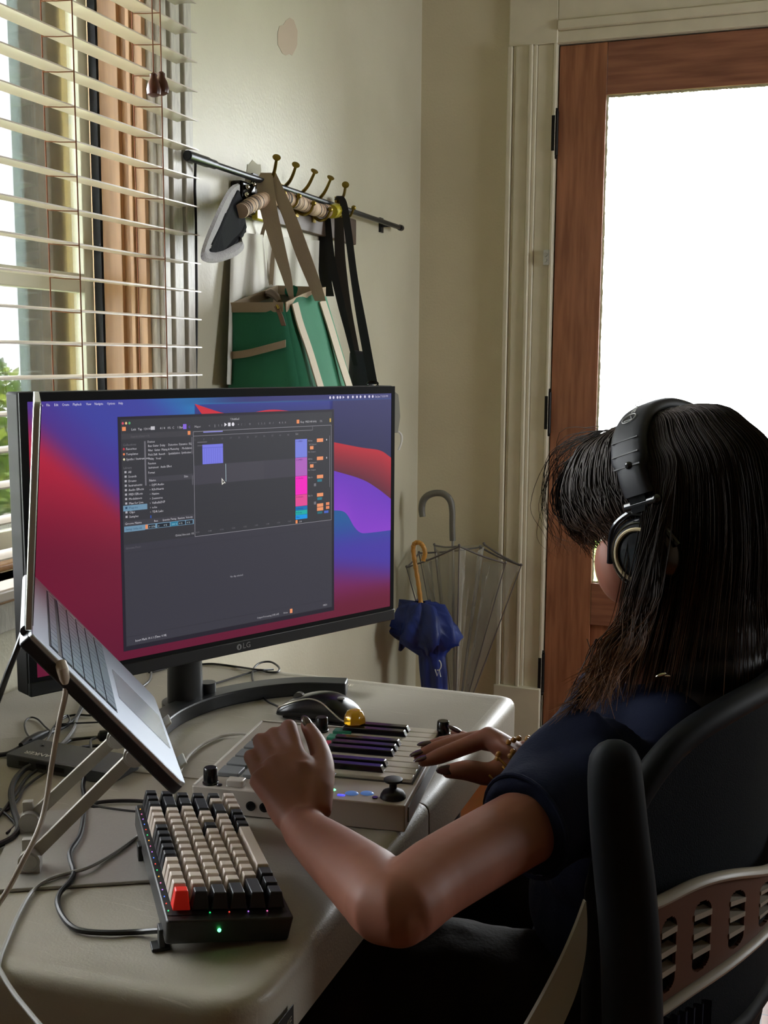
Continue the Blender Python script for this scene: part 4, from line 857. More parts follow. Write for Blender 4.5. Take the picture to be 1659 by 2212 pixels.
cable('cable', [(262, 1545), (285, 1500), (322, 1470), (326, 1440), (322, 1452), (350, 1446), (390, 1432)], .0018, mcb, 'black wire seen under the monitor left of its neck')
# ------------------------------------------------------------------ things on the left wall
def WL(px, py, off=.0): return W(px, py, 0, XW+off)
mrod = mat('gunmetal_rod', '34363a', .35, metal=.6)
a, c = WL(405, 336, .035), WL(868, 493, .035)
rd = empty('wall_rod', (a+c)*.5, 'long thin black metal rod mounted along the cream wall above the bags', 'rod')
d = (c-a).normalized()
b = MB(); b.lathe(a, d, [(.0098, 0), (.0098, .075), (.0086, .085), (.0086, .105)], 20); b.lathe(a+d*.0005, d, [(.0075, 0), (.0074, -.002)], 16); obj('end_sleeve', b, mrod, rd)
b = MB(); b.tube([a+d*.085, c-d*.02], .0066, 16); obj('tube', b, mrod, rd)
b = MB(); b.lathe(c-d*.022, d, [(.0082, 0), (.0088, .016), (.0075, .022)], 16); obj('end_cap', b, mrod, rd)
for t in (.28, .93):
    p = a+(c-a)*t; b = MB(); b.box((XW, p.y-.012, p.z-.02), (XW+.006, p.y+.012, p.z+.02)); b.tube([(XW+.004, p.y, p.z), (XW+.03, p.y, p.z)], .006, 8); obj('wall_bracket', b, mrod, rd)
P = [a+d*.03-Z*.008]+[WL(x, y, .02) for x, y in ((421, 400), (423, 470), (424, 560), (425, 660), (424, 760), (423, 845), (423, 900), (425, 980))]
b = MB(); b.tube(P, .0026, 8, smooth=6); tag(obj('rod_cable', b, mcb), 'black cord hanging straight down from the near end of the wall rod', 'cable')
# hook rack
mbr = mat('antique_brass', '8f7a34', .28, metal=.85); mwr = mat('dark_walnut_rail', '4e3a28', .5, noise=.2, nscale=30)
r0, r1 = WL(522, 415, .0), WL(752, 470, .0)
hr = empty('hook_rack', (r0+r1)*.5, 'wooden wall rack with five long curved brass hooks', 'coat rack')
z0, z1 = WL(560, 470).z-.0, WL(560, 400).z
b = MB(); b.box((XW, r0.y, 1.535), (XW+.016, r1.y+.02, 1.60)); obj('rail', b, mwr, hr, bevel=.003)
tips = [(597, 342), (638, 358), (678, 372), (713, 386), (746, 400)]
roots = [(577, 402), (610, 409), (643, 425), (680, 439), (732, 436)]
HK = []
for (t, r) in zip(tips, roots):
    R_ = WL(r[0], r[1], .020); T_ = W(t[0], t[1], 1, R_.y+.004)
    T_ = W(t[0], t[1], 0, XW+.075)
    m1 = R_.lerp(T_, .5)-Z*.005+X*.004
    b = MB(); b.tube([Vector((XW+.014, R_.y, R_.z-.004)), R_, m1, T_-Z*.004, T_], [.0048, .0048, .0038, .0032, .0030], 10, smooth=6)
    b.lathe(T_-Z*.001, (T_-m1).normalized(), [(.003, 0), (.0085, .003), (.009, .0045), (.004, .006)], 14)
    L0 = Vector((XW+.014, R_.y, R_.z-.028)); b.tube([L0, L0+X*.018-Z*.012, L0+X*.036-Z*.008, L0+X*.046+Z*.010], [.0042, .0038, .0032, .003], 8, smooth=5); b.sph(L0+X*.046+Z*.012, .0062, 10, 8)
    b.box((XW+.012, R_.y-.009, R_.z-.045), (XW+.0185, R_.y+.009, R_.z+.012))
    obj('hook', b, mbr, hr); HK.append((R_, m1, T_))
# metal cluster at the near end of the rail
b = MB(); p = WL(540, 425, .03); b.box((XW+.001, p.y-.035, p.z-.035), (XW+.03, p.y+.03, p.z+.03))
kl = tag(obj('key_holder', b, mat('dark_shiny_metal', '121212', .2, metal=.6), bevel=.006, org=p), 'small dark shiny metal box on the wall behind the wrapped handle', 'key holder')
for dx, dy in ((-6, -8), (8, -14), (-8, 8)):
    q = WL(540+dx, 412+dy, .034); b = MB(); b.sph(q, .0055, 10, 8); obj('metal_stud', b, mat('chrome', 'd8d4c8', .12, metal=1), kl, label='shiny chrome stud')
# rattan wrapped handle
mwrap = bpy.data.materials.new('striped_wrap'); mwrap.use_nodes = True; nt = mwrap.node_tree; pb = nt.nodes['Principled BSDF']; pb.inputs['Roughness'].default_value = .75
at = nt.nodes.new('ShaderNodeVertexColor'); at.layer_name = 'col'; nt.links.new(at.outputs[0], pb.inputs['Base Color'])
P = catmull([W(521, 456, 0, XW+.085), W(545, 441, 0, XW+.065), W(575, 430, 0, XW+.048), W(612, 428, 0, XW+.040), W(650, 440, 0, XW+.038), W(684, 453, 0, XW+.038), W(714, 457, 0, XW+.038)], 26)
b = MB(); n = len(P); b.tube(P, [.0142+.0020*min(1, i/60)+.0006*math.sin(i*2.1) for i in range(n)], 16)
wr = obj('wrapped_handle', b, mwrap, org=P[n//2]); tag(wr, 'thick bent handle wrapped in pale fabric with dark stripes hanging on the hooks', 'handle')
me = wr.data; ca = me.color_attributes.new('col', 'FLOAT_COLOR', 'CORNER'); rnd = random.Random(5); sc = [rnd.choice(('b89a7e', 'c4a88c', 'a98a6e', '3a2a22', 'c9b096', '40302a')) for _ in range(n)]
k = 0
for p in me.polygons:
    ring = min(p.vertices)//16; c_ = lin(sc[min(ring, n-1)])
    for li in p.loop_indices: ca.data[li].color = c_
mye = mat('yellow_glossy_wrap', 'b5a82a', .3)
b = MB(); b.tube([W(716, 457, 0, XW+.05), W(724, 455, 0, XW+.045), W(735, 452, 0, XW+.04)], [.016, .018, .013], 12); obj('yellow_end', b, mye, wr, label='yellow end wrap')
b = MB(); q = WL(566, 468, .02); b.box((XW+.0161, q.y-.045, q.z-.012), (XW+.03, q.y+.03, q.z+.014)); obj('yellow_tape', b, mye, wr, bevel=.004, label='yellow tape patch')
# fleece hat
mfl = mat('grey_fleece', 'a9a6aa', .95, bump=.8, bscale=260, noise=.15, nscale=120, sheen=.3); mft = mat('black_velvet', '101116', .9, bump=.4, bscale=200)
hc = W(492, 490, 0, XW+.105)
ht = empty('fleece_hat', hc, 'grey fleece hat with a black lining hanging brim outward on the wall rack', 'hat')
out = [(514, 396), (498, 404), (478, 436), (455, 486), (438, 530), (434, 558), (450, 566), (480, 561), (508, 549), (523, 533), (519, 516)]
rim = [W(x, y, 0, XW+o_) for (x, y), o_ in zip(out, (.07, .075, .10, .12, .135, .14, .14, .135, .125, .11, .10))]
inn = [(512, 410), (505, 425), (490, 452), (474, 490), (458, 523), (452, 541), (462, 545), (482, 541), (503, 530), (516, 521), (515, 510)]
inr = [W(x, y, 0, XW+o_) for (x, y), o_ in zip(inn, (.065, .07, .09, .11, .125, .13, .13, .125, .115, .10, .09))]
b = MB(); R0 = catmull(rim, 4); R1 = catmull(inr, 4); rows = [R0, [p.lerp(q, .3)-Y*.006+X*.006 for p, q in zip(R0, R1)], [p.lerp(q, .75)-Y*.005+X*.005 for p, q in zip(R0, R1)], R1, [p+Y*.02-X*.004 for p in R1], [p+Y*.02-X*.006 for p in R0], R0]
b.grid(rows); obj('brim', b, mfl, ht)
cen = W(515, 470, 0, XW+.06)
b = MB(); rows = [R1, [p.lerp(cen, .25)+Y*.02 for p in R1], [p.lerp(cen, .65)+Y*.035 for p in R1], [p.lerp(cen, .98)+Y*.03 for p in R1]]
b.grid(rows); b.prism([R1[0], R1[-1], cen+Y*.01], Y*.002); 
obj('lining', b, mft, ht)
b = MB(); b.prism([p+Y*.004 for p in [inr[0]]+inr[2:]+[W(527, 500, 0, XW+.07), W(524, 455, 0, XW+.06)]], Y*.006); obj('crown', b, mft, ht, smooth=False)
# green tote bag
mgr = mat('green_canvas', '35795c', .8, bump=.25, bscale=500, noise=.12, nscale=12, sheen=.1); mbg = mat('beige_webbing', 'a3927c', .85, bump=.3, bscale=600); mgi = mat('pale_green_lining', '9fa79c', .9)
bg_ = empty('tote_bag', WL(600, 760, .07), 'green canvas tote bag with beige trim and handles hanging on the first hook', 'bag')
A_t, B_t, C_t = W(498, 656, 0, XW+.02), W(613, 655, 0, XW+.135), W(699, 622, 0, XW+.120)
B_t = W(613, 655, 1, A_t.y+.02); 
C_t = W(699, 622, 0, B_t.x-.005); D_t = Vector((A_t.x, C_t.y-.02, C_t.z+.004))
A_b = W(489, 848, 0, XW+.01); B_b = W(650, 848, 1, A_b.y+.01); C_b = W(766, 848, 0, B_b.x-.01); D_b = Vector((XW+.01, C_b.y, C_b.z))
def down(t, m, k): return m+(m-t)*k
K = .32
A_e, B_e, C_e, D_e = [down(t, m, K) for t, m in ((A_t, A_b), (B_t, B_b), (C_t, C_b), (D_t, D_b))]; A_e.x = D_e.x = XW+.012
def panel(P00, P10, P01, P11, bulge, n=8, m=10, sag=0):
    rows = []
    for j in range(m+1):
        v = j/m; r = []
        for i in range(n+1):
            u = i/n; p = P00.lerp(P10, u).lerp(P01.lerp(P11, u), v)
            w_ = bulge*(math.sin(PI*u)*(.3+.7*v)+.15*math.sin(u*9+v*5)*math.sin(PI*u)); r.append(p+w_-Z*sag*math.sin(PI*u)*(1-v))
        rows.append(r)
    return rows
Vb = Vector
b = MB(); b.grid(panel(A_t, B_t, A_e, B_e, -Y*.010)); b.grid(panel(B_t, C_t, B_e, C_e, X*.020, sag=-.004)); b.grid(panel(C_t, D_t, C_e, D_e, Y*.006)); b.grid(panel(D_t, A_t, D_e, A_e, X*.0))
b.prism([A_e, B_e, C_e, D_e], Z*.002); body = obj('body', b, mgr, bg_); s_ = body.modifiers.new('t', 'SOLIDIFY'); s_.thickness = .002
body.data.materials.append(mgi); s_.material_offset = 1
def hem(p, q, dz, nm='trim_band', off=Vector((0, 0, 0)), sag=0, w_=.020):
    b = MB(); L = [p.lerp(q, t/10)+off+(-Z*sag*math.sin(PI*t/10)) for t in range(11)]; b.ribbon([x-Z*dz for x in L], Z*w_, .003); obj(nm, b, mbg, bg_)
hem(A_t, B_t, .008, off=-Y*.003); hem(B_t, C_t, .008, off=X*.004, sag=-.004); hem(C_t, D_t, .008); hem(D_t, A_t, .008, off=X*.003)
q0, q1 = W(497, 768, 1, A_t.lerp(A_b, .6).y-.004), W(617, 742, 1, B_t.lerp(B_b, .48).y-.014)
b = MB(); b.ribbon([q0, q0.lerp(q1, .33)-Y*.008-Z*.004, q0.lerp(q1, .66)-Y*.009-Z*.003, q1], Z*.015, .003, smooth=4); obj('pocket_trim', b, mbg, bg_)
# second green rim seen behind the front one
E0, E1_, E2_ = W(575, 632, 0, XW+.03), W(640, 612, 0, XW+.05), W(697, 624, 0, XW+.06)
H = HK[0]; top = H[0].lerp(H[1], .7)+Z*.006
def strap(pts, wd, nm='handle', m_=None, th=.002, par=bg_): b = MB(); b.ribbon(pts, wd, th, smooth=7); return obj(nm, b, m_ or mbg, par)
ex_ = (CR*.9).normalized()
dT = (top-CAM).dot(CF)
def S(px, py, dep): return D(px, py, dep)
dF = (B_t.lerp(C_t, .45)-CAM).dot(CF)
strap([S(576, 374, dT-.005), S(573, 400, dT-.04), S(581, 455, dT-.06), S(600, 530, dT-.06), S(620, 600, dF-.03), S(632, 655, dF-.02)], [ex_*.026, ex_*.036, ex_*.036, ex_*.030, ex_*.020, ex_*.007])
strap([S(588, 374, dT-.0), S(605, 420, dT-.035), S(628, 475, dT-.045), S(655, 550, dT-.02), S(680, 615, dF+.03), S(692, 650, dF+.03)], [ex_*.016, ex_*.026, ex_*.030, ex_*.032, ex_*.028, ex_*.024])
strap([S(580, 455, dT+.03), S(560, 530, dT+.05), S(542, 600, dT+.05), S(531, 645, dT+.04)], [ex_*.006, ex_*.009, ex_*.007, ex_*.006]); strap([S(592, 520, dT+.06), S(588, 570, dT+.08), S(585, 618, dT+.09)], [ex_*.005, ex_*.010, ex_*.009])
fn = (C_t-B_t).cross(B_e-B_t).normalized(); 
if fn.x < 0: fn = -fn
def onfront(px, py, off=.004):
    d_ = ray(px, py); t = (B_t+fn*off-CAM).dot(fn)/d_.dot(fn); return CAM+d_*t
fd = (C_t-B_t).normalized()
def bul(p): # follow the bulge of the front panel
    v = (B_t.z-p.z)/(B_t.z-B_e.z); return p+X*(.016*(.3+.7*v))
strap([bul(onfront(632, 655)), bul(onfront(642, 700)), bul(onfront(660, 760)), bul(onfront(683, 848)), bul(onfront(700, 905))], fd*.030, 'front_strap', mat('sunlit_webbing', 'c4b8a6', .85, bump=.3, bscale=600), th=.003)  # paler webbing tone paints the sunlight on the front straps
strap([bul(onfront(692, 650)), bul(onfront(706, 700)), bul(onfront(724, 770)), bul(onfront(746, 848)), bul(onfront(760, 900))], fd*.034, 'front_strap', MATS['sunlit_webbing'], th=.003)
b = MB(); b.ribbon([W(597, 662, 1, B_t.y-.012), W(606, 682, 1, B_t.y-.014), W(613, 704, 1, B_t.y-.013)], ex_*.010, .004); obj('zip_pull', b, mat('brown_leather', '6e5440', .6), bg_, bevel=.001)
b = MB(); b.tube([W(598, 659, 1, B_t.y-.014), W(602, 668, 1, B_t.y-.015)], .003, 8); obj('metal_clip', b, mbr, bg_)
b = MB(); b.tube([S(571, 650, dF+.12), S(574, 640, dF+.09), S(584, 634, dF+.05), S(596, 640, dF+.0), S(604, 652, dF-.02)], [.006, .008, .009, .008, .005], 8, smooth=5); obj('rolled_flap', b, mat('brown_webbing', '77695b', .8), bg_)
b = MB(); b.ribbon([S(628, 640, dF-.0), S(622, 632, dF-.005), S(626, 618, dF), S(636, 622, dF), S(632, 640, dF-.005)], ex_*.014, .002, smooth=4); obj('loop_tab', b, mat('dark_green_webbing', '1f5c45', .8), bg_)
# pale fabric hanging behind
b = MB(); rows = []
for j in range(9):
    v = j/8; r = []
    for i in range(41):
        u = i/40; x = 500+190*u-10*v; y = 500-40*u+330*v+(60*u if j == 0 else 60*u)
        r.append(WL(x, y, .006+.026*(1+math.sin(u*26+v*1.5))*(.4+.6*v)*.5))
    rows.append(r)
b.grid(rows); cl = obj('hanging_cloth', b, mat('off_white_cotton', 'd6d3ca', .9, bump=.2, bscale=300), angle=180); tag(cl, 'off-white cotton cloth hanging in soft folds on the wall behind the green tote', 'cloth')
# black shoulder bag
mbs = mat('black_webbing', '0e1017', .55); mbw = mat('dark_brown_strap', '2e2620', .6)
sbg = empty('shoulder_bag', WL(780, 820, .05), 'black shoulder bag with long black straps on the last brass hook', 'bag')
R5 = HK[4]; dS = (R5[1]-CAM).dot(CF)-.02; dW = dS+.03
def st2(pts, wd, m_, nm='strap'): b = MB(); b.ribbon([S(x, y, dS+o_) for x, y, o_ in pts], [ex_*w_ for w_ in wd], .0022, smooth=7); obj(nm, b, m_, sbg)
st2([(702, 465, .02), (700, 530, .02), (703, 600, .02), (712, 640, .02)], [.028, .033, .030, .022], mbs)
st2([(708, 470, .01), (716, 560, .01), (735, 650, .01), (752, 720, .01), (768, 790, .01)], [.014, .018, .018, .014, .010], mbs)
st2([(732, 470, .035), (735, 560, .035), (748, 660, .04), (768, 760, .04), (778, 800, .04)], [.022, .026, .024, .020, .016], mbw)
st2([(727, 432, -.01), (734, 424, -.015), (742, 440, -.012), (752, 500, -.01), (765, 600, -.01), (782, 700, -.01), (806, 830, -.01)], [.012, .014, .018, .018, .018, .022, .022], mbs)
b = MB(); c_ = S(805, 830, dS-.012); rr = [c_+ex_*(.013*math.cos(t*PI/8))+Z*(.007*math.sin(t*PI/8)) for t in range(17)]; b.tube(rr, .0028, 8, caps=False); obj('buckle', b, mat('gloss_black_knob', '0c0c0d', .2), sbg)
b = MB(); Q = [(757, 758), (772, 762), (795, 765), (800, 800), (812, 850), (815, 940), (760, 940), (752, 840)]
b.prism([S(x, y, dS+.06) for x, y in Q], CF*-.05); obj('bag_body', b, mat('charcoal_nylon', '23242b', .6, bump=.6, bscale=40), sbg, bevel=.012, bseg=3)
# ornament behind the monitor's right edge
orn = empty('hanging_ornament', WL(864, 930, .03), 'small grey cloth and white clip on the wall at the monitor edge', 'ornament')
b = MB(); Q = [(852, 845), (861, 852), (863, 870), (865, 900), (863, 915), (860, 935), (850, 935)]
b.prism([W(x, y, 0, XW+.03) for x, y in Q], X*-.008); obj('cloth', b, mat('grey_cloth', '8d8c84', .8), orn, bevel=.002)
b = MB(); b.ribbon([W(860, 932, 0, XW+.03), W(867, 940, 0, XW+.035), W(867, 955, 0, XW+.035), W(861, 972, 0, XW+.03)], Y*.010, .004, smooth=5); obj('white_clip', b, mat('white_plastic', 'efefec', .3), orn)
# wall wear marks
for i, (x, y, rx, ry) in enumerate(((622, 82, 24, 42), (548, 378, 18, 34))):
    b = MB(); rnd = random.Random(i+3); pts = [WL(x+rx*math.cos(a*PI/9)*(.75+.35*rnd.random()), y+ry*math.sin(a*PI/9)*(.75+.35*rnd.random()), .0004) for a in range(18)]
    b.prism(pts, X*.0004); tag(obj('paint_patch', b, mat(('tan_patch', 'putty_patch')[i], ('c0ae98', '9f9a84')[i], .7), smooth=False), ('dull tan patch of bare plaster high on the glossy wall', 'greyish peeled paint patch above the wall rod')[i], 'patch')

# ------------------------------------------------------------------ umbrellas in the corner
UY = 3.22
def U3(px, py, y=UY): return W(px, py, 1, y)
um = empty('clear_umbrella', U3(975, 1480, 3.2)*1.0, 'clear plastic umbrella with a grey crook handle leaning in the corner, half open', 'umbrella')
mgh = mat('grey_crook_plastic', '6c6a62', .45); msh = mat('steel_shaft', 'a8a8a4', .3, metal=.8); mrib = mat('grey_rib_metal', '6f6b6c', .4, metal=.4)
hook = [U3(*p) for p in ((913, 1116), (911, 1100), (914, 1082), (925, 1070), (943, 1065), (960, 1068), (973, 1082), (977, 1105), (977, 1135), (978, 1168))]
b = MB(); b.tube(hook, [.0095, .0105, .0105, .0105, .0100, .0100, .0100, .0095, .0092, .0092], 14, smooth=5); obj('crook_handle', b, mgh, um)
tipb = Vector((U3(985, 1480).x-.0, UY, .02)); tp_ = hook[-1]
b = MB(); b.tube([tp_, tipb], .0042, 10); obj('shaft', b, msh, um)
apex = tipb+Z*.05
rimc = [(878, 1226, 3.19), (905, 1195, 3.28), (938, 1178, 3.33), (992, 1180, 3.12), (1037, 1182, 3.33), (1045, 1176, 3.30), (1092, 1217, 3.17), (1126, 1222, 3.26)]
RP = [W(x, y, 1, yy) for x, y, yy in rimc]
for i, p in enumerate(RP):
    b = MB(); b.tube([p, p.lerp(apex, .5)+Vector((0, 0, 0)), apex], [.0017, .0017, .0015], 6); obj('rib', b, mrib, um)
    b = MB(); b.sph(p+Z*.003, .0042, 8, 6); obj('rib_tip', b, mrib, um)
collar = tp_.lerp(tipb, .02)
for a_, c_ in ((0, 3), (2, 3), (3, 6), (5, 7), (1, 4), (4, 7), (0, 1)):
    b = MB(); b.tube([RP[a_], RP[a_].lerp(RP[c_], .5)-Z*.004, RP[c_]], .0030, 6, smooth=4); obj('rim_stretcher', b, mrib, um)
mcl = bpy.data.materials.new('clear_vinyl'); mcl.use_nodes = True; nt = mcl.node_tree; nt.nodes.clear(); o_ = nt.nodes.new('ShaderNodeOutputMaterial')
t1 = nt.nodes.new('ShaderNodeBsdfTransparent'); t1.inputs[0].default_value = (.90, .91, .90, 1); g1 = nt.nodes.new('ShaderNodeBsdfPrincipled'); g1.inputs['Base Color'].default_value = lin('c8c4ba'); g1.inputs['Roughness'].default_value = .15
lw = nt.nodes.new('ShaderNodeLayerWeight'); lw.inputs[0].default_value = .35; mr = nt.nodes.new('ShaderNodeMapRange'); mr.inputs[3].default_value = .16; mr.inputs[4].default_value = .8
mxs = nt.nodes.new('ShaderNodeMixShader'); nt.links.new(lw.outputs['Facing'], mr.inputs[0]); nt.links.new(mr.outputs[0], mxs.inputs[0]); nt.links.new(t1.outputs[0], mxs.inputs[1]); nt.links.new(g1.outputs[0], mxs.inputs[2]); nt.links.new(mxs.outputs[0], o_.inputs[0])
order = [0, 3, 6, 7, 5, 2, 1, 0]
rows = []
loop = []
for a_, c_ in zip(order, order[1:]):
    for k in range(10): loop.append((RP[a_], RP[c_], k/10))
for j in range(15):
    v = j/14; r = []
    for idx, (p, q, t) in enumerate(loop):
        e = p.lerp(q, t); ctr_ = (p+q)*.5; s_ = e.lerp(apex, v); ax_ = tp_.lerp(tipb, v); fold = .45*math.sin(PI*t)*(1-.25*v)+.05*math.sin(idx*1.9+v*7)
        r.append(s_.lerp(Vector((ax_.x, ax_.y, s_.z)), fold))
    rows.append(r)
b = MB(); b.grid(rows, close=True); obj('canopy', b, mcl, um)
# blue umbrella with bamboo handle
ub = empty('blue_umbrella', (U3(915, 1480, 3.1).x, 3.1, 0.0), 'ruffled blue umbrella with a curved bamboo handle standing in front of the clear one', 'umbrella')
mbam = mat('bamboo', 'c78f3c', .4, noise=.3, nscale=25); mblu = mat('royal_blue_nylon', '17307e', .5, noise=.45, nscale=18, bump=.5, bscale=30)
UB = 3.08
hb = [W(x, y, 1, UB) for x, y in ((914, 1211), (918, 1195), (914, 1180), (905, 1172), (895, 1175), (893, 1190), (898, 1225), (904, 1262), (909, 1303))]
b = MB(); b.tube(hb, [.0065+.0012*(i % 3 == 0) for i in range(49)], 12, smooth=6); obj('bamboo_handle', b, mbam, ub)
bt = Vector((W(935, 1480, 1, UB).x, UB, .03))
b = MB(); b.tube([hb[-1], bt], .004, 8); obj('shaft', b, msh, ub)
rnd = random.Random(11); rows = []
prof = [(908, 1300, 12), (910, 1308, 42), (915, 1330, 52), (920, 1352, 60), (924, 1372, 64), (926, 1388, 56), (930, 1402, 34), (933, 1418, 27), (936, 1450, 28), (938, 1480, 27), (940, 1530, 24), (942, 1600, 16), (942, 1640, 6)]
for j, (x, y, r_) in enumerate(prof):
    c_ = W(x, y, 1, UB); R_ = r_/FPX*(c_-CAM).dot(CF); row = []
    for k in range(56):
        a_ = 2*PI*k/56; f = 1+.20*math.sin(a_*7+j*.9)+.14*math.sin(a_*13+j*2.3)+.12*rnd.random()
        if j > 6: f = 1+.13*math.sin(a_*6+j*.2)
        row.append(c_+X*(R_*f*math.cos(a_))+Y*(R_*f*.75*math.sin(a_))+Z*(.010*math.sin(a_*9+j*2) if 0 < j < 7 else 0))
    rows.append(row)
b = MB(); b.grid(rows, close=True); obj('folded_canopy', b, mblu, ub, angle=180)
b = MB(); rows = []
for j in range(6):
    v = j/5; row = []
    for k in range(14):
        u = k/13; px = 868+42*u-6*v+ (0); py = 1345+60*v-18*u*v+4*math.sin(u*14); row.append(W(px, py, 1, UB-.045+.02*math.sin(u*11)+.02*u))
    rows.append(row)
b.grid(rows); q_ = obj('loose_flap', b, mblu, ub, angle=180); s_ = q_.modifiers.new('t', 'SOLIDIFY'); s_.thickness = .002
b = MB(); c_ = W(947, 1437, 1, UB-.035)
rr = [W(946+7*math.cos(t*.35-1.3), 1437+11*math.sin(t*.35-1.3), 1, UB-.040) for t in range(10)]; b.tube(rr, .0018, 6); b.tube([W(940, 1446, 1, UB-.042), W(944, 1460, 1, UB-.042), W(949, 1447, 1, UB-.042), W(952, 1462, 1, UB-.042)], .0016, 6)
obj('white_print', b, mat('white_print', 'd8d8d4', .6), ub)
# ------------------------------------------------------------------ person
pe = empty('person', (-.13, 1.29, .0), 'person in navy t-shirt with long dark hair, both hands on the midi controller', 'person')
HD = 1.27
HC = D(1440, 1106, HD)
hl = (-CR*.707+Vector((CF.x, CF.y, 0)).normalized()*.707).normalized()    # horizontal facing
hl.z = 0; hl.normalize(); pit = math.radians(20)
F_ = (hl*math.cos(pit)-Z*math.sin(pit)).normalized(); L_ = Z.cross(hl).normalized(); U_ = F_.cross(L_).normalized()
if U_.z < 0: U_ = -U_
def H(f, l, u): return HC+F_*f+L_*l+U_*u
mskin = mat('skin', '8a5846', .52, spec=.35, sub=.12, noise=.06, nscale=30)
LWr = D(655, 1792, 1.145); LEl = D(845, 1952, .945); LSh = D(1270, 1706, 1.12)
RSh = Vector((-.165, 1.43, .82)); RWr = D(1128, 1640, 1.295); REl = Vector((-.155, 1.47, .66))
bd = MB()
# skull and face
bd.ell(H(-.012, 0, .018), F_*.092, L_*.072, U_*.088, 24, 16)
bd.ell(H(.024, 0, -.045), F_*.064, L_*.058, U_*.070, 20, 14)
bd.ell(H(.054, .0, -.098), F_*.026, L_*.026, U_*.020, 14, 10)
for s in (-1, 1):
    bd.ell(H(.056, s*.040, -.050), F_*.027, L_*.024, U_*.040, 14, 12)      # cheeks
    bd.ell(H(.066, s*.028, .004), F_*.014, L_*.022, U_*.009, 12, 8)        # brows
    bd.ell(H(-.028, s*.071, -.026), F_*.014, L_*.008, U_*.026, 12, 10)     # ears
    bd.tube([H(-.02, s*.055, -.06), H(.020, s*.046, -.085), H(.052, s*.020, -.108)], [.020, .022, .017], 10)   # jaw
bd.tube([H(.074, 0, -.002), H(.088, 0, -.022), H(.102, 0, -.042)], [.007, .009, .011], 10)
bd.ell(H(.090, 0, -.044), F_*.012, L_*.016, U_*.007, 12, 8)
bd.ell(H(.078, 0, -.066), F_*.010, L_*.020, U_*.005, 12, 8); bd.ell(H(.075, 0, -.074), F_*.010, L_*.018, U_*.006, 12, 8)
nb_ = Vector((-.145, 1.285, .86)); bd.tube([H(-.030, 0, -.05), nb_.lerp(H(-.03, 0, -.05), .5), nb_, nb_-Z*.05], [.050, .052, .056, .06], 18)
# trunk under the clothes
for c_, rx, ry, rz in (((-.155, 1.275, .77), .070, .130, .085), ((-.16, 1.28, .68), .070, .120, .10), ((-.14, 1.29, .55), .085, .140, .10), ((-.13, 1.295, .475), .10, .155, .06)):
    bd.ell(c_, X*rx, Y*ry, Z*rz, 20, 14)
# arms
LHm = D(620, 1645, (LWr-CAM).dot(CF)+.05)
bd.tube([LSh+Y*.03, LSh, LSh.lerp(LEl, .40), LSh.lerp(LEl, .80), LEl+Vector((.004, -.002, -.002)), LEl.lerp(LWr, .22), LEl.lerp(LWr, .6), LEl.lerp(LWr, .9), LWr.lerp(LHm, .10), LWr.lerp(LHm, .30)], [.040, .040, .0355, .0345, .0325, .0340, .0290, .024, .0225, .015], 22, smooth=4)
bd.sph(LEl+Vector((.010, -.004, -.006)), .027)
bd.tube([RSh, RSh.lerp(REl, .5), REl], [.046, .042, .035], 16); bd.tube([REl, REl.lerp(RWr, .35), REl.lerp(RWr, .8), RWr], [.036, .036, .027, .022], 16)
# left hand
ld = (LWr-CAM).dot(CF)
mcp = [D(650, 1655, ld+.045), D(620, 1640, ld+.055), D(590, 1645, ld+.055), D(560, 1674, ld+.045)]
pip = [D(624, 1572, ld+.085), D(592, 1588, ld+.090), D(562, 1600, ld+.085), D(541, 1634, ld+.070)]
dip = [D(615, 1585, ld+.112), D(592, 1594, ld+.116), D(557, 1607, ld+.108), D(538, 1642, ld+.090)]
tip = [TP(612, 1612, MH+.012), TP(590, 1618, MH+.012), TP(556, 1628, MH+.012), TP(540, 1650, MH+.012)]
for i in range(4):
    r0 = (.0098, .0094, .0088, .0080)[i]
    d_ = Vector(pip[i]); t_ = pip[i]+(tip[i]-pip[i]).normalized()*(.040 if i < 3 else .034)
    bd.tube([LWr.lerp(mcp[i], .18), LWr.lerp(mcp[i], .6), mcp[i]], [.0165, .0155, .0145], 12)
    bd.tube([mcp[i], mcp[i].lerp(pip[i], .5), pip[i]], [r0*1.12, r0*.98, r0*1.02], 12)
    bd.tube([pip[i], pip[i].lerp(t_, .5), t_], [r0*1.0, r0*.88, r0*.70], 12); bd.sph(t_, r0*.72, 10, 8); bd.sph(pip[i], r0*1.02, 10, 8)
bd.ell(LWr.lerp(mcp[1], .54), (mcp[0]-mcp[3]).normalized()*.035, (mcp[1]-LWr).normalized()*.056, (mcp[0]-mcp[3]).cross(mcp[1]-LWr).normalized()*.0165, 18, 12)
th = [LWr.lerp(mcp[0], .25)+CR*.012, D(686, 1706, ld+.03), D(698, 1655, ld+.055), D(684, 1605, ld+.085), D(662, 1566, ld+.105)]
bd.tube(th, [.018, .0175, .0125, .0108, .0075], 14, smooth=3); bd.sph(th[-1], .0072, 10, 8)
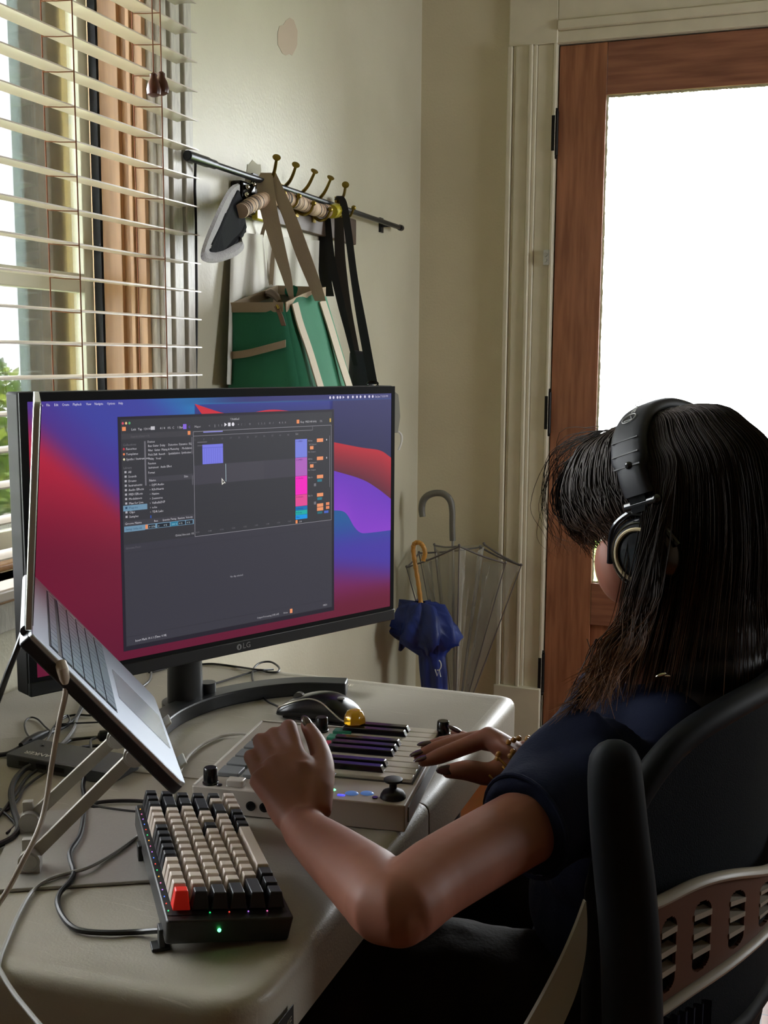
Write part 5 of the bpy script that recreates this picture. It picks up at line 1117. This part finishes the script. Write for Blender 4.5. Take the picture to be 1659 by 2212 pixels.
# right hand
rd_ = 1.325
rm = [D(1056, 1592, rd_-.005), D(1062, 1594, rd_+.018), D(1070, 1600, rd_+.040), D(1080, 1610, rd_+.058)]
rf = [[D(1000, 1614, rd_-.005), D(948, 1634, rd_-.012), D(913, 1646, rd_-.014)],
      [D(1002, 1602, rd_+.016), D(942, 1618, rd_+.010), D(903, 1634, rd_+.004)],
      [D(1008, 1600, rd_+.038), D(955, 1606, rd_+.034), D(918, 1614, rd_+.028)],
      [D(1030, 1603, rd_+.060), D(1000, 1592, rd_+.068), D(980, 1582, rd_+.072)]]
for i in range(4):
    r0 = (.0105, .0105, .0100, .0088)[i]
    bd.tube([RWr.lerp(rm[i], .1), RWr.lerp(rm[i], .6), rm[i]], [.015, .0145, .0130], 12)
    bd.tube([rm[i]]+rf[i], [r0*1.15, r0, r0*.92, r0*.62], 12, smooth=3); bd.sph(rf[i][-1], r0*.62, 10, 8); bd.sph(rm[i], r0*1.22, 10, 8)
rt = [RWr.lerp(rm[0], .25)-Z*.010, D(1062, 1672, rd_-.035), D(1010, 1664, rd_-.045), D(968, 1666, rd_-.045)]
bd.tube(rt, [.016, .0140, .0122, .0085], 14, smooth=3); bd.sph(rt[-1], .0085, 10, 8)
bd.ell(RWr.lerp(rm[1], .6), (rm[3]-rm[0]).normalized()*.032, (rm[1]-RWr).normalized()*.042, (rm[3]-rm[0]).cross(rm[1]-RWr).normalized()*.012, 18, 12)
obj('body', bd, mskin, pe, remesh=.0024, sm=9)
mnail = mat('dark_plum_polish', '3a1420', .15, coat=.5)
def nail(tp, dr, upv, r, L=.013):
    b = MB(); dr = dr.normalized(); upv = (upv-dr*dr.dot(upv)).normalized(); sd = dr.cross(upv); b.ell(tp+upv*r*.75-dr*L*.05, dr*L, sd*r*.72, upv*.0022, 12, 8); obj('fingernail', b, mnail, pe, label='dark plum fingernail')
nail(th[-1], th[-1]-th[-2], -CF*.8+Z*.6+CR*.2, .0072, .011)
for i in range(4): nail(rf[i][-1], rf[i][-1]-rf[i][-2], Z-CF*.2, .0066, .011)
nail(rt[-1]+(rt[-1]-rt[-2]).normalized()*.002, rt[-1]-rt[-2], -CF*.9+Z*.5, .0082, .013)
for s in (-1, 1):
    b = MB(); b.sph(H(.062, s*.030, -.012), .0115, 14, 10); obj('eye', b, mat('eye_white', 'd8d0c8', .2), pe)
    b = MB()
    for k in range(14): 
        t = k/13-.5; p = H(.072-.012*abs(t)*2, s*(.030+t*.026), -.016); b.tube([p, p+F_*.010-U_*.004+L_*s*t*.006, p+F_*.015-U_*.002+L_*s*t*.010], [.0006, .0004, .0002], 4)
    obj('eyelashes', b, mat('lash_black', '120c0a', .6), pe)
mbrc = mat('gold_bars', 'c89a50', .25, metal=.9); mbdp = mat('amber_beads', 'a87838', .3)
b = MB(); rnd = random.Random(2); wd_ = (rm[1]-RWr).normalized(); wx, wy = basis(wd_); wc = RWr.lerp(rm[1], .05)
for k in range(26):
    a_ = 2*PI*k/26; p = wc+wd_*(.010*rnd.uniform(-1, 1))+wx*(.0265*math.cos(a_))+wy*(.024*math.sin(a_)); b.sph(p, .0035, 8, 6)
br_ = obj('bracelet', b, mbdp, org=wc); tag(br_, 'beaded bracelet with thin gold bars on the right wrist', 'bracelet')
for (a0, a1) in (((1076, 1638), (1100, 1660)), ((1085, 1656), (1094, 1664)), ((1056, 1674), (1082, 1698)), ((1082, 1672), (1092, 1690))):
    b = MB(); b.tube([D(a0[0], a0[1], rd_-.058), D(a1[0], a1[1], rd_-.062)], .0014, 6); obj('gold_bar', b, mbrc, br_)
# t-shirt
ts = MB()
for c_, rx, ry, rz in (((-.160, 1.26, .785), .095, .165, .095), ((-.165, 1.27, .71), .100, .155, .11), ((-.165, 1.285, .62), .105, .155, .11), ((-.155, 1.29, .53), .118, .170, .09), ((-.11, 1.25, .835), .065, .135, .06)):
    ts.ell(c_, X*rx, Y*ry, Z*rz, 24, 16)
ts.tube([(-.145, 1.285, .82), (-.155, 1.285, .885)], [.10, .066], 20)
ar = (LEl-LSh).normalized(); shm = LSh.lerp(LEl, .36)
ts.tube([D(1300, 1590, 1.15), D(1200, 1680, 1.125), shm], [.050, .046, .046], 20, smooth=3)
ts.tube([LSh+Vector((.0, .05, .015)), LSh, LSh.lerp(shm, .5), shm], [.058, .060, .053, .0505], 24, smooth=3)
rhm = RSh.lerp(REl, .55); ts.tube([RSh-Y*.05+Z*.0, RSh, RSh.lerp(rhm, .5), rhm], [.056, .056, .052, .052], 20, smooth=3)
mtee = mat('navy_cotton', '1a1f33', .9, bump=.3, bscale=350, noise=.1, nscale=40)
tso = obj('t_shirt', ts, mtee, pe, remesh=.006, sm=6)
dt = tso.modifiers.new('w', 'DISPLACE'); tx = bpy.data.textures.new('folds', 'CLOUDS'); tx.noise_scale = .055; dt.texture = tx; dt.strength = .006; dt.mid_level = .5; dt.texture_coords = 'LOCAL'
b = MB(); wx, wy = basis((shm-LSh)); b.tube([shm+wx*(.0505*math.cos(2*PI*k/32))+wy*(.0505*math.sin(2*PI*k/32)) for k in range(33)], .0022, 6, caps=False); obj('sleeve_hem', b, mtee, pe)
# trousers
tr = MB()
tr.ell((-.135, 1.295, .49), X*.135, Y*.19, Z*.095, 24, 16)
for s, ky in ((-1, 1.145), (1, 1.42)):
    hy = 1.295+s*.095; kn = Vector((-.560, ky, .520)); an = Vector((-.47, ky-.01, .09))
    tr.tube([(-.13, hy, .485), (-.33, (hy+ky)/2, .505), kn], [.098, .088, .075], 24, smooth=3); tr.sph(kn, .074, 16, 12); tr.tube([kn, kn.lerp(an, .5), an], [.072, .066, .058], 20)
tro = obj('trousers', tr, mat('black_brown_twill', '1d1713', .85, bump=.3, bscale=200, noise=.3, nscale=12), pe, remesh=.008, sm=4)
dt = tro.modifiers.new('w', 'DISPLACE'); tx = bpy.data.textures.new('folds2', 'CLOUDS'); tx.noise_scale = .07; dt.texture = tx; dt.strength = .018; dt.mid_level = .5; dt.texture_coords = 'LOCAL'
for ky in (1.135, 1.41):
    b = MB(); b.ell((-.50, ky, .075), X*.05, Y*.038, Z*.05, 14, 10); b.ell((-.58, ky, .045), X*.10, Y*.042, Z*.038, 16, 10); b.box((-.68, ky-.04, .0), (-.44, ky+.04, .018)); obj('shoe', b, mat('dark_shoe', '1a1a1c', .6), pe, remesh=.006, sm=3)

# hair
mh = bpy.data.materials.new('dark_brown_hair'); mh.use_nodes = True; nt = mh.node_tree; pb = nt.nodes['Principled BSDF']; pb.inputs['Roughness'].default_value = .55; pb.inputs['Specular IOR Level'].default_value = .22
at = nt.nodes.new('ShaderNodeVertexColor'); at.layer_name = 'col'; nt.links.new(at.outputs[0], pb.inputs['Base Color'])
hs = MB()       # under-layer volume
hs.ell(H(-.034, 0, .018), F_*.088, L_*.080, U_*.086, 28, 18)
hs.ell(H(-.055, 0, -.020), F_*.060, L_*.084, U_*.085, 24, 16)
for k in range(7):
    hs.ell(HC-hl*(.060+.002*k)-Z*(.02+.035*k), hl*(.060-.001*k), L_*(.084-.002*k), Z*.05, 22, 14)
ho = obj('hair_mass', hs, mat('hair_under', '17110f', .55), pe, remesh=.004, sm=5)
st_ = MB(); cols_ = []
rnd = random.Random(21)
def strand(P, r, tipc=0.0, seg=5):
    Q = catmull(P, seg); n0 = len(st_.f); rs = [r*(1-.75*(i/(len(Q)-1))**3) for i in range(len(Q))]
    st_.tube(Q, rs, 3, caps=False); base = (.0135+.006*rnd.random()); 
    for i in range(len(Q)-1):
        t = i/(len(Q)-1); k = max(0, (t-.62)/.38)*tipc
        c_ = (base*1.35*(1-k)+.30*k, base*.95*(1-k)+.125*k, base*.75*(1-k)+.045*k, 1)
        cols_.extend([c_]*3)
def scalp(th_, ph, e=1.0):   # th_: from crown, ph: 0=front, + = left
    return H(-.022+.101*e*math.sin(th_)*math.cos(ph), .086*e*math.sin(th_)*math.sin(ph), .022+.086*e*math.cos(th_))
# long strands falling around the back and near side
for i in range(3400):
    ph = rnd.uniform(math.radians(92), math.radians(268)); part = H(rnd.uniform(.03, .06)-.09*rnd.random(), rnd.gauss(0, .006), .107)
    e = rnd.uniform(1.0, 1.09); p1 = scalp(.55, ph, e); p2 = scalp(1.05, ph, e); p3 = scalp(1.55, ph, e*1.02)
    out_ = (p3-H(-.022, 0, .022)); out_.z = 0; out_.normalize()
    Lh = rnd.uniform(.17, .25); cl_ = rnd.gauss(0, .012); fr = max(0, math.cos(ph-math.radians(75)))
    p4 = p3+out_*(.006+cl_*.5)-Z*Lh*.35; p5 = p3+out_*(-.004+cl_)-Z*Lh*.7-hl*(.0)+hl*.012*fr; p6 = p3+out_*(-.008+cl_*1.5)-Z*Lh+hl*(.030*fr)
    strand([part, p1, p2, p3, p4, p5, p6], rnd.uniform(.0005, .0010), tipc=.5*rnd.random()*(.4+fr))
# side lock in front of the near shoulder
for i in range(420):
    ph = rnd.uniform(math.radians(68), math.radians(112)); ph = rnd.uniform(math.radians(99), math.radians(118)); e = rnd.uniform(1.02, 1.08); p1 = scalp(.6, ph, e); p2 = scalp(1.05, ph, e); p3 = scalp(1.5, ph, e*1.08)
    q1 = D(1388+rnd.gauss(0, 15), 1290, 1.150+rnd.gauss(0, .010)); q2 = D(1338+rnd.gauss(0, 20), 1400, 1.14+rnd.gauss(0, .014)); q3 = D(1278+rnd.gauss(0, 26), 1500+rnd.gauss(0, 22), 1.12+rnd.gauss(0, .016))
    strand([H(.0, .0, .107), p1, p2, p3, q1, q2, q3], rnd.uniform(.0006, .0011), tipc=rnd.uniform(.2, 1.0))
# wispy ends
for i in range(46):
    a0 = D(1310+rnd.gauss(0, 18), 1380, 1.15); q2 = D(1268+rnd.gauss(0, 18), 1490, 1.13); q3 = D(1215+rnd.gauss(0, 26), 1560+rnd.gauss(0, 30), 1.12)
    strand([a0, q2, q3], .0005, tipc=1.0)
# fringe
for i in range(620):
    s = rnd.uniform(-1, 1); w_ = abs(s)
    r0 = H(.020+rnd.uniform(-.02, .02), s*.045, .108-.02*w_); r1 = H(.068+.010*rnd.random(), s*.050, .082+.006*rnd.random()); r2 = H(.099+rnd.gauss(0, .006), s*.052, .046+rnd.gauss(0, .006)); r3 = H(.098+rnd.gauss(0, .007), s*.050, .014+rnd.gauss(0, .006)); r4 = H(.086+rnd.gauss(0, .006), s*.042, -.010+rnd.gauss(0, .010))
    strand([r0, r1, r2, r3, r4], rnd.uniform(.0006, .0012), tipc=.35*rnd.random())
for i in range(900):   # near temple hair sweeping from the fringe to the ear cup
    s = rnd.uniform(.3, 1)
    g_ = rnd.random(); r0 = H(.03-.05*g_, .02*s, .108); r1 = H(.060-.070*g_, .052+.01*s, .092-.01*s+rnd.gauss(0, .003)); r2 = H(.072-.085*g_, .080+rnd.gauss(0, .003), .048); r3 = H(.062-.080*g_+rnd.gauss(0, .006), .086+rnd.gauss(0, .003), .012); r4 = H(.048-.070*g_+rnd.gauss(0, .008), .084+rnd.gauss(0, .003), -.002+rnd.gauss(0, .008)-.02*g_)
    strand([r0, r1, r2, r3, r4], rnd.uniform(.0006, .0012), tipc=.3*rnd.random())
for i in range(60):    # flyaways
    s = rnd.uniform(-1, 1); strand([H(.03, s*.05, .107), H(.10, s*.05, .10+rnd.gauss(0, .01)), H(.130+rnd.gauss(0, .01), s*.05, .05), H(.126+rnd.gauss(0, .015), s*.05, .01), H(.11+rnd.gauss(0, .02), s*.05, -.02)], .0004, tipc=.6)
ha = obj('hair', st_, mh, pe, angle=180)
ca = ha.data.color_attributes.new('col', 'FLOAT_COLOR', 'CORNER')
fl = []
for p, c_ in zip(ha.data.polygons, cols_): fl += list(c_)*len(p.vertices)
ca.data.foreach_set('color', fl)
b = MB(); p = D(1428, 1458, 1.075); b.ell(p, CR*.005+CU*.0015, CU*.0018, CF*.0015, 10, 6); b.ell(p+CR*.006-CU*.001, CR*.003, CU*.0012, CF*.001, 10, 6)
obj('necklace_clasp', b, mat('chrome', 'd8d4c8', .12, metal=1), pe, label='small shiny metal clasp')

# headphones
hp = empty('headphones', H(-.01, 0, .09), 'black over-ear headphones with a padded band and a beige ringed ear cup', 'headphones')
mhp = mat('headphone_black', '16171a', .55, spec=.25); mhp2 = mat('headphone_gloss', '0c0d0f', .18, coat=.4); mring = mat('beige_ring', '9b8c6c', .4, metal=.3)
def bandp(t, rr=0): # t: -1..1 over the head
    a_ = t*math.radians(92); return H(-.038+.014*math.cos(a_), (.104+rr)*math.sin(a_), .022+(.093+rr)*math.cos(a_))
Bp = [bandp(-1+2*i/40) for i in range(41)]
b = MB(); rows = []
for i, p in enumerate(Bp):
    t = -1+2*i/40; hw = .0215 if abs(t) < .80 else .0165; a_ = t*math.radians(92); nn = (L_*math.sin(a_)+U_*math.cos(a_)).normalized(); r = []
    for k in range(14):
        g = 2*PI*k/14; r.append(p+F_*(hw*math.copysign(abs(math.cos(g))**.6, math.cos(g)))+nn*(.0085*math.copysign(abs(math.sin(g))**.7, math.sin(g))))
    rows.append(r)
b.grid(rows, close=True); b.f += [tuple(range(14))[::-1], tuple(range(40*14, 41*14))]; b.mi += [0, 0]; obj('headband', b, mhp, hp, angle=60)
for tt in (.60, .71, .80):
    a_ = tt*math.radians(92); nn = (L_*math.sin(a_)+U_*math.cos(a_)).normalized(); p = bandp(tt); b = MB(); b.ribbon([p+F_*(.0165*(1-2*k/6))+nn*.0083 for k in range(7)], (L_*math.cos(a_)-U_*math.sin(a_))*.0016, .001); obj('band_seam', b, mat('seam_black', '050506', .6), hp)
for s in (-1, 1):
    if s < 0: cupc = H(-.022, -.094, -.038); ax = -L_
    else: cupc = H(-.022, .098, -.042); ax = L_
    b = MB(); b.lathe(cupc-ax*.022, ax, [(.040, -.002), (.043, .004), (.042, .012), (.036, .016)], 32); obj('ear_pad', b, mat('soft_pad_black', '0f0f10', .7), hp)
    b = MB(); b.lathe(cupc-ax*.006, ax, [(.040, 0), (.0405, .006), (.038, .014), (.034, .018), (.0325, .0165), (.018, .019), (.008, .0195)], 36); cu = obj('ear_cup', b, mhp2, hp)
    b = MB(); rr = []; ux, uy = basis(ax); b.tube([cupc+ax*.0135+ux*(.0275*math.cos(2*PI*k/36))+uy*(.0275*math.sin(2*PI*k/36)) for k in range(37)], .0022, 8, caps=False); obj('ring', b, mring, cu, label='beige accent ring')
    top_ = bandp(s*.93)
    b = MB(); b.obox(top_-U_*.012, F_, L_, U_, .010, .0055, .016); b.tube([top_-U_*.020+F_*.018, top_-U_*.020-F_*.018], .0058, 14); b.sph(top_-U_*.020-F_*.019, .0062, 10, 8); b.tube([top_-U_*.0, top_+U_*.022-ax*.001], .003, 8); b.sph(top_+U_*.022+ax*.004, .0042, 8, 6); obj('yoke_hinge', b, mhp2, hp)
    b = MB(); b.tube([top_-U_*.026, cupc+U_*.046+ax*.004, cupc+U_*.034+F_*.026+ax*.006, cupc+F_*.043+ax*.004], .0036, 8, smooth=5); b.tube([top_-U_*.026, cupc+U_*.046+ax*.004, cupc+U_*.034-F_*.026+ax*.006, cupc-F_*.043+ax*.004], .0036, 8, smooth=5); obj('yoke', b, mhp2, hp)
a_ = math.radians(92)*.36; nn = (L_*math.sin(a_)+U_*math.cos(a_)).normalized(); tdir = (L_*math.cos(a_)-U_*math.sin(a_)).normalized()
mpr = mat('grey_print', '8a8a86', .4)
o0 = bandp(.40)+nn*.0094
b = MB(); b.tube([o0+F_*(.0085*math.cos(2*PI*k/28))+tdir*(.0085*math.sin(2*PI*k/28)) for k in range(29)], .00055, 6, caps=False); b.tube([o0-F_*.005-tdir*-.004, o0+tdir*-.006, o0+F_*.005+tdir*.004, o0-F_*.005+tdir*.004], .0005, 6); obj('band_emblem', b, mpr, hp)
text('band_lettering', 'audio', o0-tdir*.011+F_*-.004, -tdir, F_, .012, mpr, hp, .0002)

# ------------------------------------------------------------------ office chair
mfr = mat('dark_frame_plastic', '101214', .6, spec=.12); mme = mat('mesh_fabric', '0c1014', .9, bump=.6, bscale=700); mgp = mat('grey_chair_plastic', '8d8579', .42); mpad = mat('armrest_pad', '14171a', .65, spec=.15)
mgp2 = mat('brown_tinted_plastic', '4e3022', .5)
ch = empty('office_chair', (-.02, 1.27, 0), 'black mesh office chair with a grey slotted lumbar support and raised armrest', 'chair')
C2 = [(-.145, .985), (-.118, 1.005), (-.085, 1.045), (-.045, 1.105), (-.012, 1.18), (.005, 1.27), (.0, 1.36), (-.02, 1.44), (-.055, 1.50), (-.10, 1.54)]
CV = catmull([(x, y, 0) for x, y in C2], 8); NC = len(CV)
def cp(u): 
    f = max(0, min(1, u))*(NC-1); i = min(NC-2, int(f)); return CV[i].lerp(CV[i+1], f-i)
def cn(u): d_ = (cp(min(1, u+.02))-cp(max(0, u-.02))).normalized(); return Vector((d_.y, -d_.x, 0))
def ctop(u): return .760+.150*(1-abs(2*u-1)**3.2)+.0
def cbot(u): return .560
b = MB(); rows = []
for j in range(15):
    v = j/14; rows.append([cp(u/40)+Z*(cbot(u/40)+(ctop(u/40)-cbot(u/40))*v)+cn(u/40)*-.010*math.sin(PI*v) for u in range(2, 39)])
b.grid(rows); mo_ = obj('mesh_back', b, mme, ch, angle=180); s_ = mo_.modifiers.new('t', 'SOLIDIFY'); s_.thickness = .003
fr = [cp(0)+Z*.56]+[cp(0)+Z*.66]+[cp(u/30)+Z*ctop(u/30) for u in range(0, 31)]+[cp(1)+Z*.66, cp(1)+Z*.56]
b = MB(); b.tube(fr, .0135, 12, smooth=2); b.tube([cp(0)+Z*.56]+[cp(u/12)+Z*.555 for u in range(1, 12)]+[cp(1)+Z*.56], .011, 10); obj('back_frame', b, mfr, ch)
# lumbar support with slots
def ltop(u): return .748-.030*math.sin(PI*u)-.012*math.cos(4*PI*u)+.012
def lbot(u): return .640+.035*math.sin(PI*u)-.015
LR = .018
def lp(u, z, o_=0): return cp(.06+.88*u)+cn(.06+.88*u)*(LR+o_)+Z*z
bs = MB(); bk = MB(); nslot = 11; per = 1.0/nslot
def seg(b, u0, u1, f0, f1, o0=0, o1=-.004, n=3):
    for i in range(n):
        a, c = u0+(u1-u0)*i/n, u0+(u1-u0)*(i+1)/n
        za0, za1 = [lbot(a)+(ltop(a)-lbot(a))*f for f in (f0, f1)]; zc0, zc1 = [lbot(c)+(ltop(c)-lbot(c))*f for f in (f0, f1)]
        P = [lp(a, za0, o0), lp(c, zc0, o0), lp(c, zc1, o0), lp(a, za1, o0)]; Q = [lp(a, za0, o1), lp(c, zc0, o1), lp(c, zc1, o1), lp(a, za1, o1)]
        b.add(P+Q, [(0, 1, 2, 3), (7, 6, 5, 4), (0, 4, 5, 1), (1, 5, 6, 2), (2, 6, 7, 3), (3, 7, 4, 0)])
for k in range(nslot):
    u0, u1 = k*per, (k+1)*per; s0, s1 = u0+per*.26, u0+per*.74
    seg(bs, u0, s0, 0, 1); seg(bs, s1, u1, 0, 1); seg(bs, s0, s1, 0, .12); seg(bs, s0, s1, .80, 1)
    for m in range(6):      # rounded slot ends
        w_ = (s1-s0)*.5*(1-math.sqrt(max(0, 1-((m+.5)/6)**2))); h_ = .68; 
        seg(bs, s0, s0+w_, .80-.10+.10*m/6, .80-.10+.10*(m+1)/6, n=1); seg(bs, s1-w_, s1, .80-.10+.10*m/6, .80-.10+.10*(m+1)/6, n=1)
        seg(bs, s0, s0+w_, .22-.10*(m+1)/6, .22-.10*m/6, n=1); seg(bs, s1-w_, s1, .22-.10*(m+1)/6, .22-.10*m/6, n=1)
    for q in (.28, .46, .64):
        bk = MB(); seg(bk, s0, s1, q, q+.055, .001, -.010, 1); obj('slot_bar', bk, mgp, ch, smooth=False)
obj('lumbar_support', bs, mgp2, ch, smooth=True, angle=30)
for fn_, nm in ((ltop, 'lumbar_top_rim'), (lbot, 'lumbar_bottom_rim')):
    b = MB(); b.tube([lp(u/40, fn_(u/40), .001) for u in range(41)], .0065, 10, flat=.8); obj(nm, b, mgp, ch)
# seat, gas lift, base
b = MB(); sp_ = rrect([(-.47, 1.04), (-.03, 1.04), (-.03, 1.54), (-.47, 1.54)], [.07]*4, 6); b.prism([(x, y, .335) for x, y in sp_], Z*.065); obj('seat', b, mat('seat_fabric', '16181c', .9), ch, bevel=.02, bseg=3)
b = MB(); b.tube([(-.25, 1.29, .07), (-.25, 1.29, .34)], [.03, .022], 14); obj('gas_lift', b, mfr, ch)
b = MB(); b.obox((-.25, 1.29, .325), X, Y, Z, .12, .08, .015); b.obox((-.06, 1.29, .42), X, Y, Z, .012, .035, .14); b.obox((-.14, 1.29, .32), X, Y, Z, .09, .03, .01); obj('tilt_mechanism', b, mfr, ch, bevel=.004)
for k in range(5):
    a_ = 2*PI*k/5+.3; e = Vector((-.25+.27*math.cos(a_), 1.29+.27*math.sin(a_), .075)); b = MB(); b.tube([(-.25, 1.29, .10), e], [.028, .016], 8); obj('base_leg', b, mfr, ch)
    b = MB(); b.cyl(e+Vector((0, -.02, -.045)), Y, .028, .04, 16); b.tube([e, e-Z*.04], .008, 8); obj('caster', b, mfr, ch)
# raised armrest near the camera
ad = .915
AP = [D(1328, 1655, ad), D(1330, 1700, ad), D(1338, 1800, ad+.004), D(1352, 1930, ad+.01), D(1362, 2060, ad+.012), D(1366, 2200, ad+.012), D(1366, 2300, ad+.012)]
b = MB(); rows = []; Q = catmull(AP, 6)
for i, p in enumerate(Q):
    t = i/(len(Q)-1); hw = (.0215+.0035*min(1, t*2.2)); 
    r = []
    for k in range(18):
        g = 2*PI*k/18; r.append(p+CR*(hw*math.copysign(abs(math.cos(g))**.7, math.cos(g)))+CF*(.016*math.copysign(abs(math.sin(g))**.8, math.sin(g))))
    rows.append(r)
p0_ = Q[0]; caps_ = []
for k_ in range(5):
    g2 = (k_+1)/5*PI/2; sc_ = math.cos(g2); caps_.append([p0_+CU*(.022*math.sin(g2))+(v_-p0_)*max(sc_, .02) for v_ in rows[0]])
b.grid(caps_[::-1]+rows, close=True); b.f.append(tuple(range(18))[::-1]); b.mi.append(0); obj('armrest', b, mpad, ch, angle=70)
b = MB(); b.tube([Q[-1], Q[-1]-Z*.10+X*.0, Vector((-.12, 1.03, .42)), Vector((-.16, 1.10, .36))], [.018, .018, .018, .02], 12, smooth=3); b.tube([cp(0)+Z*.58, Vector((-.13, 1.0, .46)), Vector((-.10, 1.10, .36))], .016, 10, smooth=3); obj('arm_bracket', b, mfr, ch)
b = MB(); b.tube([cp(1)+Z*.70, Vector((-.15, 1.57, .62)), Vector((-.30, 1.58, .60))], .016, 10, smooth=3); b.tube([Vector((-.15, 1.57, .61)), Vector((-.16, 1.55, .38))], .014, 8); obj('armrest', b, mpad, ch)
# pale edge of the seat side shell
b = MB(); bp_ = [D(1263, 1945, .975), D(1254, 2000, .972), D(1236, 2070, .968), D(1205, 2150, .964), D(1160, 2240, .96), D(1130, 2300, .96)]
b.ribbon(bp_, [CR*.001, CR*.010, CR*.020, CR*.028, CR*.032, CR*.032], .010, smooth=6); obj('side_shell', b, mat('pale_shell_plastic', '9d968c', .4), ch, bevel=.0)
b = MB(); rows = []
for j in range(8): rows.append([lp(.02+.22*i/40, lbot(.1)-.004-.022*j, .006+.004*math.sin(i*1.6)) for i in range(41)])
b.grid(rows); sc_ = obj('striped_cloth', b, mat('pale_thread', '7e7d80', .9), org=lp(.1, .55)); tag(sc_, 'dark cloth with thin pale ribbed stripes hanging below the chair lumbar support', 'cloth')
me = sc_.data; me.materials.append(mat('dark_indigo_thread', '191b28', .9))
for p in me.polygons: p.material_index = 1 if (p.index % 40) % 4 != 1 else 0
